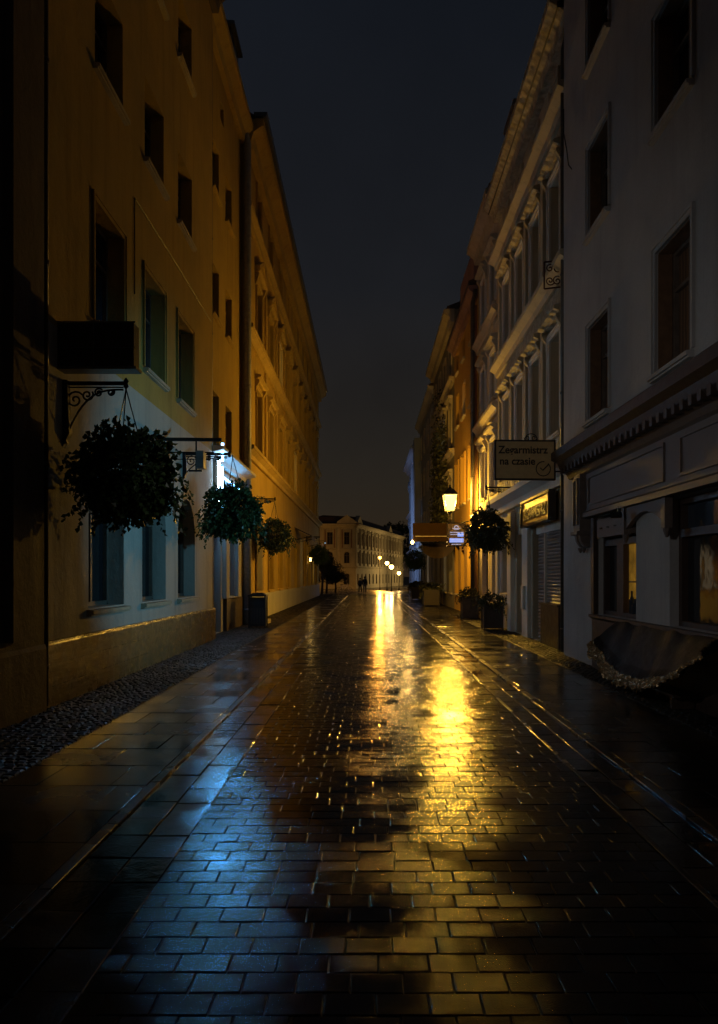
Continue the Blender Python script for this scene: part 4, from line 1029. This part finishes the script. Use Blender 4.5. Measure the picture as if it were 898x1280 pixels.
street_lamp(24/960*140, 140, 3.95, 'second plaza lamp post from the left, between the orange and the brightest one', False, 500)
street_lamp(29.5/960*118, 118, 3.0, 'brightest plaza lamp post, third from the left', False, 500)
street_lamp(39/960*150, 150, 2.15, 'lowest plaza lamp post, farthest right in the row', False, 200)

street_lamp(-12, 150, 3.6, 'added plaza lamp post, unseen behind the ochre building, lighting the palace front', False, 2000)  # this and the next three posts are unseen, added to brighten the palace
street_lamp(-24, 160, 3.6, 'farther added plaza lamp post, unseen to the left in front of the palace', False, 2000)
street_lamp(14.5, 203, 3.6, 'added plaza lamp post, unseen on the right beside the palace side wing', False, 4800)
street_lamp(21, 229, 3.6, 'last added plaza lamp post, unseen on the right by the far end of the palace wing', False, 4800)

def crown_tree(X, Y, h, r, label, seed, n=2600, trunk=.12, group='trees by the plaza', lm='leafo', size=.16):
    o = empty('tree', (X, Y, gz(Y)), label, 'tree', group); rn = random.Random(seed); m = MB()
    m.tube([(0, 0, 0), (.05, 0, h*.3), (-.03, .05, h*.55), (0, 0, h*.85)], [trunk, trunk*.8, trunk*.55, trunk*.15], 8)
    tips = []
    for k in range(9):
        a = rn.uniform(0, 6.28); z0 = h*rn.uniform(.35, .7); ln = r*rn.uniform(.6, 1.0)
        t = (ln*cos(a), ln*sin(a), z0+h*rn.uniform(.1, .28)); m.tube([(0, 0, z0), (t[0]*.5, t[1]*.5, z0+(t[2]-z0)*.6), t], [trunk*.4, trunk*.25, trunk*.08], 5); tips.append(t)
    m.build('trunk', M['bark'], o)
    c = MB(); tips += [(0, 0, h*.88), (0, 0, h*.65)]
    for _ in range(n):
        t = rn.choice(tips); q = Vector((rn.gauss(0, 1), rn.gauss(0, 1), rn.gauss(0, .8))).normalized()*r*.48*rn.random()**.4
        p = Vector(t)+q; d = Vector((rn.gauss(0, 1), rn.gauss(0, 1), rn.gauss(-.3, 1))).normalized(); sd = d.cross(Vector((.3, .5, 1))).normalized(); s_ = size*rn.uniform(.6, 1.3)
        c.add([p, p+d*s_*.5+sd*s_*.4, p+d*s_, p+d*s_*.5-sd*s_*.4], [(0, 1, 2), (0, 2, 3)], rn.random())
    c.build('crown', M[lm], o)
crown_tree(-4.3, 72, 4.0, 1.1, 'small round tree at the end of the ochre building, beside the plaza', 31)
crown_tree(-4.3, 80, 3.2, 1.2, 'low bushy tree at the left edge of the plaza behind the bicycle', 32)
crown_tree(-3.8, 90, 2.6, 1.1, 'dark bushy shrub tree by the palace corner', 33)
for i, (X, Y, h) in enumerate(((2, 262, 21), (8, 268, 22), (15, 258, 21), (22, 262, 19))):
    crown_tree(X, Y, h, 5.2, ['dark tall tree rising behind the palace corner', 'dark tall tree behind the middle of the palace side wing', 'dark tree behind the far part of the palace side wing', 'dark tree at the far right behind the palace'][i], 40+i, 2600, .35, 'tall trees behind the palace', 'leaf', .8)

def bike(X, Y, rz, label):
    o = empty('bicycle', (X, Y, gz(Y)), label, 'bicycle', rz=rz); m = MB(); r = .33
    J = dict(rear=(-.52, 0, r), bb=(-.08, 0, .28), seat=(-.22, 0, .82), head=(.36, 0, .82), front=(.55, 0, r), top=(.34, 0, .98))
    for a, b_ in (('rear', 'bb'), ('rear', 'seat'), ('bb', 'seat'), ('seat', 'head'), ('bb', 'head'), ('head', 'front'), ('head', 'top')): m.tube([J[a], J[b_]], .018, 6)
    m.build('frame', M['white'], o)
    for c in (J['rear'], J['front']):
        w = MB(); w.tube([(c[0]+r*cos(2*pi*k/20), 0, c[2]+r*sin(2*pi*k/20)) for k in range(21)], .02, 5, False)
        for k in range(8): w.tube([(c[0], 0, c[2]), (c[0]+r*cos(pi*k/4), 0, c[2]+r*sin(pi*k/4))], .004, 3)
        w.build('wheel', M['rubber'], o)
    MB().prism([(-.36, .86), (-.08, .88), (-.08, .91), (-.36, .93)], -.07, .07).build('saddle', M['rubber'], o)
    MB().tube([(.28, -.27, 1.0), (.36, -.1, 1.0), (.36, .1, 1.0), (.28, .27, 1.0)], .014, 6).build('handlebar', M['iron'], o)
bike(-2.3, 74, R_(25), 'pale bicycle parked at the left edge of the plaza')

def person(X, Y, rz, label, coat, trousers, stride=.22, h=1.72, arm=0.0):
    o = empty('person', (X, Y, gz(Y)), label, 'person', 'people walking at the plaza end', rz)
    s = h/1.72
    V = [(0,0,.93),(0,.0,1.12),(0,.0,1.33),(0,.01,1.46),(0,.03,1.56),(0,.03,1.66),            # spine, neck, head
         (.17,0,1.38),(.22,-.06-arm,1.12),(.22,.08-arm,.88),(.22,.14-arm,.80), (-.17,0,1.38),(-.22,.06,1.12),(-.22,.16,.88),(-.22,.2,.80),
         (.09,0,.90),(.10,stride*.6,.50),(.10,stride*.7,.09),(.10,stride*.7+.15,.035), (-.09,0,.90),(-.10,-stride*.3,.50),(-.10,-stride-.05,.11),(-.10,-stride+.08,.035)]
    Ed = [(0,1),(1,2),(2,3),(3,4),(4,5),(2,6),(6,7),(7,8),(8,9),(2,10),(10,11),(11,12),(12,13),(0,14),(14,15),(15,16),(16,17),(0,18),(18,19),(19,20),(20,21)]
    Rd = [.13,.12,.14,.055,.085,.09,.07,.048,.036,.035,.07,.048,.036,.035,.09,.062,.042,.04,.09,.062,.042,.04]
    def skin(name, idx, radii, mat, levels=1):
        mp = {v: i for i, v in enumerate(idx)}
        me = bpy.data.meshes.new(name); me.from_pydata([tuple(c*s for c in V[i]) for i in idx], [(mp[a], mp[b]) for a, b in Ed if a in mp and b in mp], [])
        ob_ = place(name, me, o); md = ob_.modifiers.new('skin', 'SKIN'); 
        for i, rr in enumerate(radii): me.skin_vertices[0].data[i].radius = (rr*s, rr*s)
        me.skin_vertices[0].data[0].use_root = True
        sb = ob_.modifiers.new('sub', 'SUBSURF'); sb.levels = levels; sb.render_levels = levels; me.materials.append(mat)
        return ob_
    def prep(name, idx, radii, mat): 
        me_ok = skin(name, idx, radii, mat); return me_ok
    prep('body', list(range(22)), Rd, M['skin'])
    prep('coat', [0,1,2,3,6,7,8,10,11,12], [.17,.15,.165,.07,.09,.065,.05,.09,.065,.05], coat)
    prep('trousers', [0,14,15,16,18,19,20], [.14,.105,.078,.06,.105,.078,.06], trousers)
    MB().lathe([(.04, .10), (.085, .07), (.10, .02), (.095, -.05), (.06, -.08)], (0, .01*s, 1.66*s), 10).build('hair', M['hair'], o, smooth=True)
try:
    _t = bpy.data.meshes.new('t'); _t.from_pydata([(0,0,0),(0,0,1)], [(0,1)], [])
    _o = bpy.data.objects.new('t', _t); COL.objects.link(_o); _o.modifiers.new('s', 'SKIN'); _has = len(_t.skin_vertices) > 0
    bpy.data.objects.remove(_o)
except Exception: _has = False
SKIN_OK = _has
def ensure_skin(me):
    if not len(me.skin_vertices):
        bm = bmesh.new(); bm.from_mesh(me); bm.verts.layers.skin.verify(); bm.to_mesh(me); bm.free()
# patch: verify the skin layer exists before radii are written
_old_place = place
def place(name, me, parent=None, loc=(0, 0, 0), rz=0):
    if me is not None and name in ('body', 'coat', 'trousers'): ensure_skin(me)
    return _old_place(name, me, parent, loc, rz)
person(-.30, 78, R_(180), 'person in a dark coat walking with pale trousers in the street end', M['cloth1'], M['trous'])
person(-.85, 86, R_(160), 'person in a grey coat walking farther off, left of the dark-coated one', M['cloth2'], M['cloth1'], .16, 1.66)
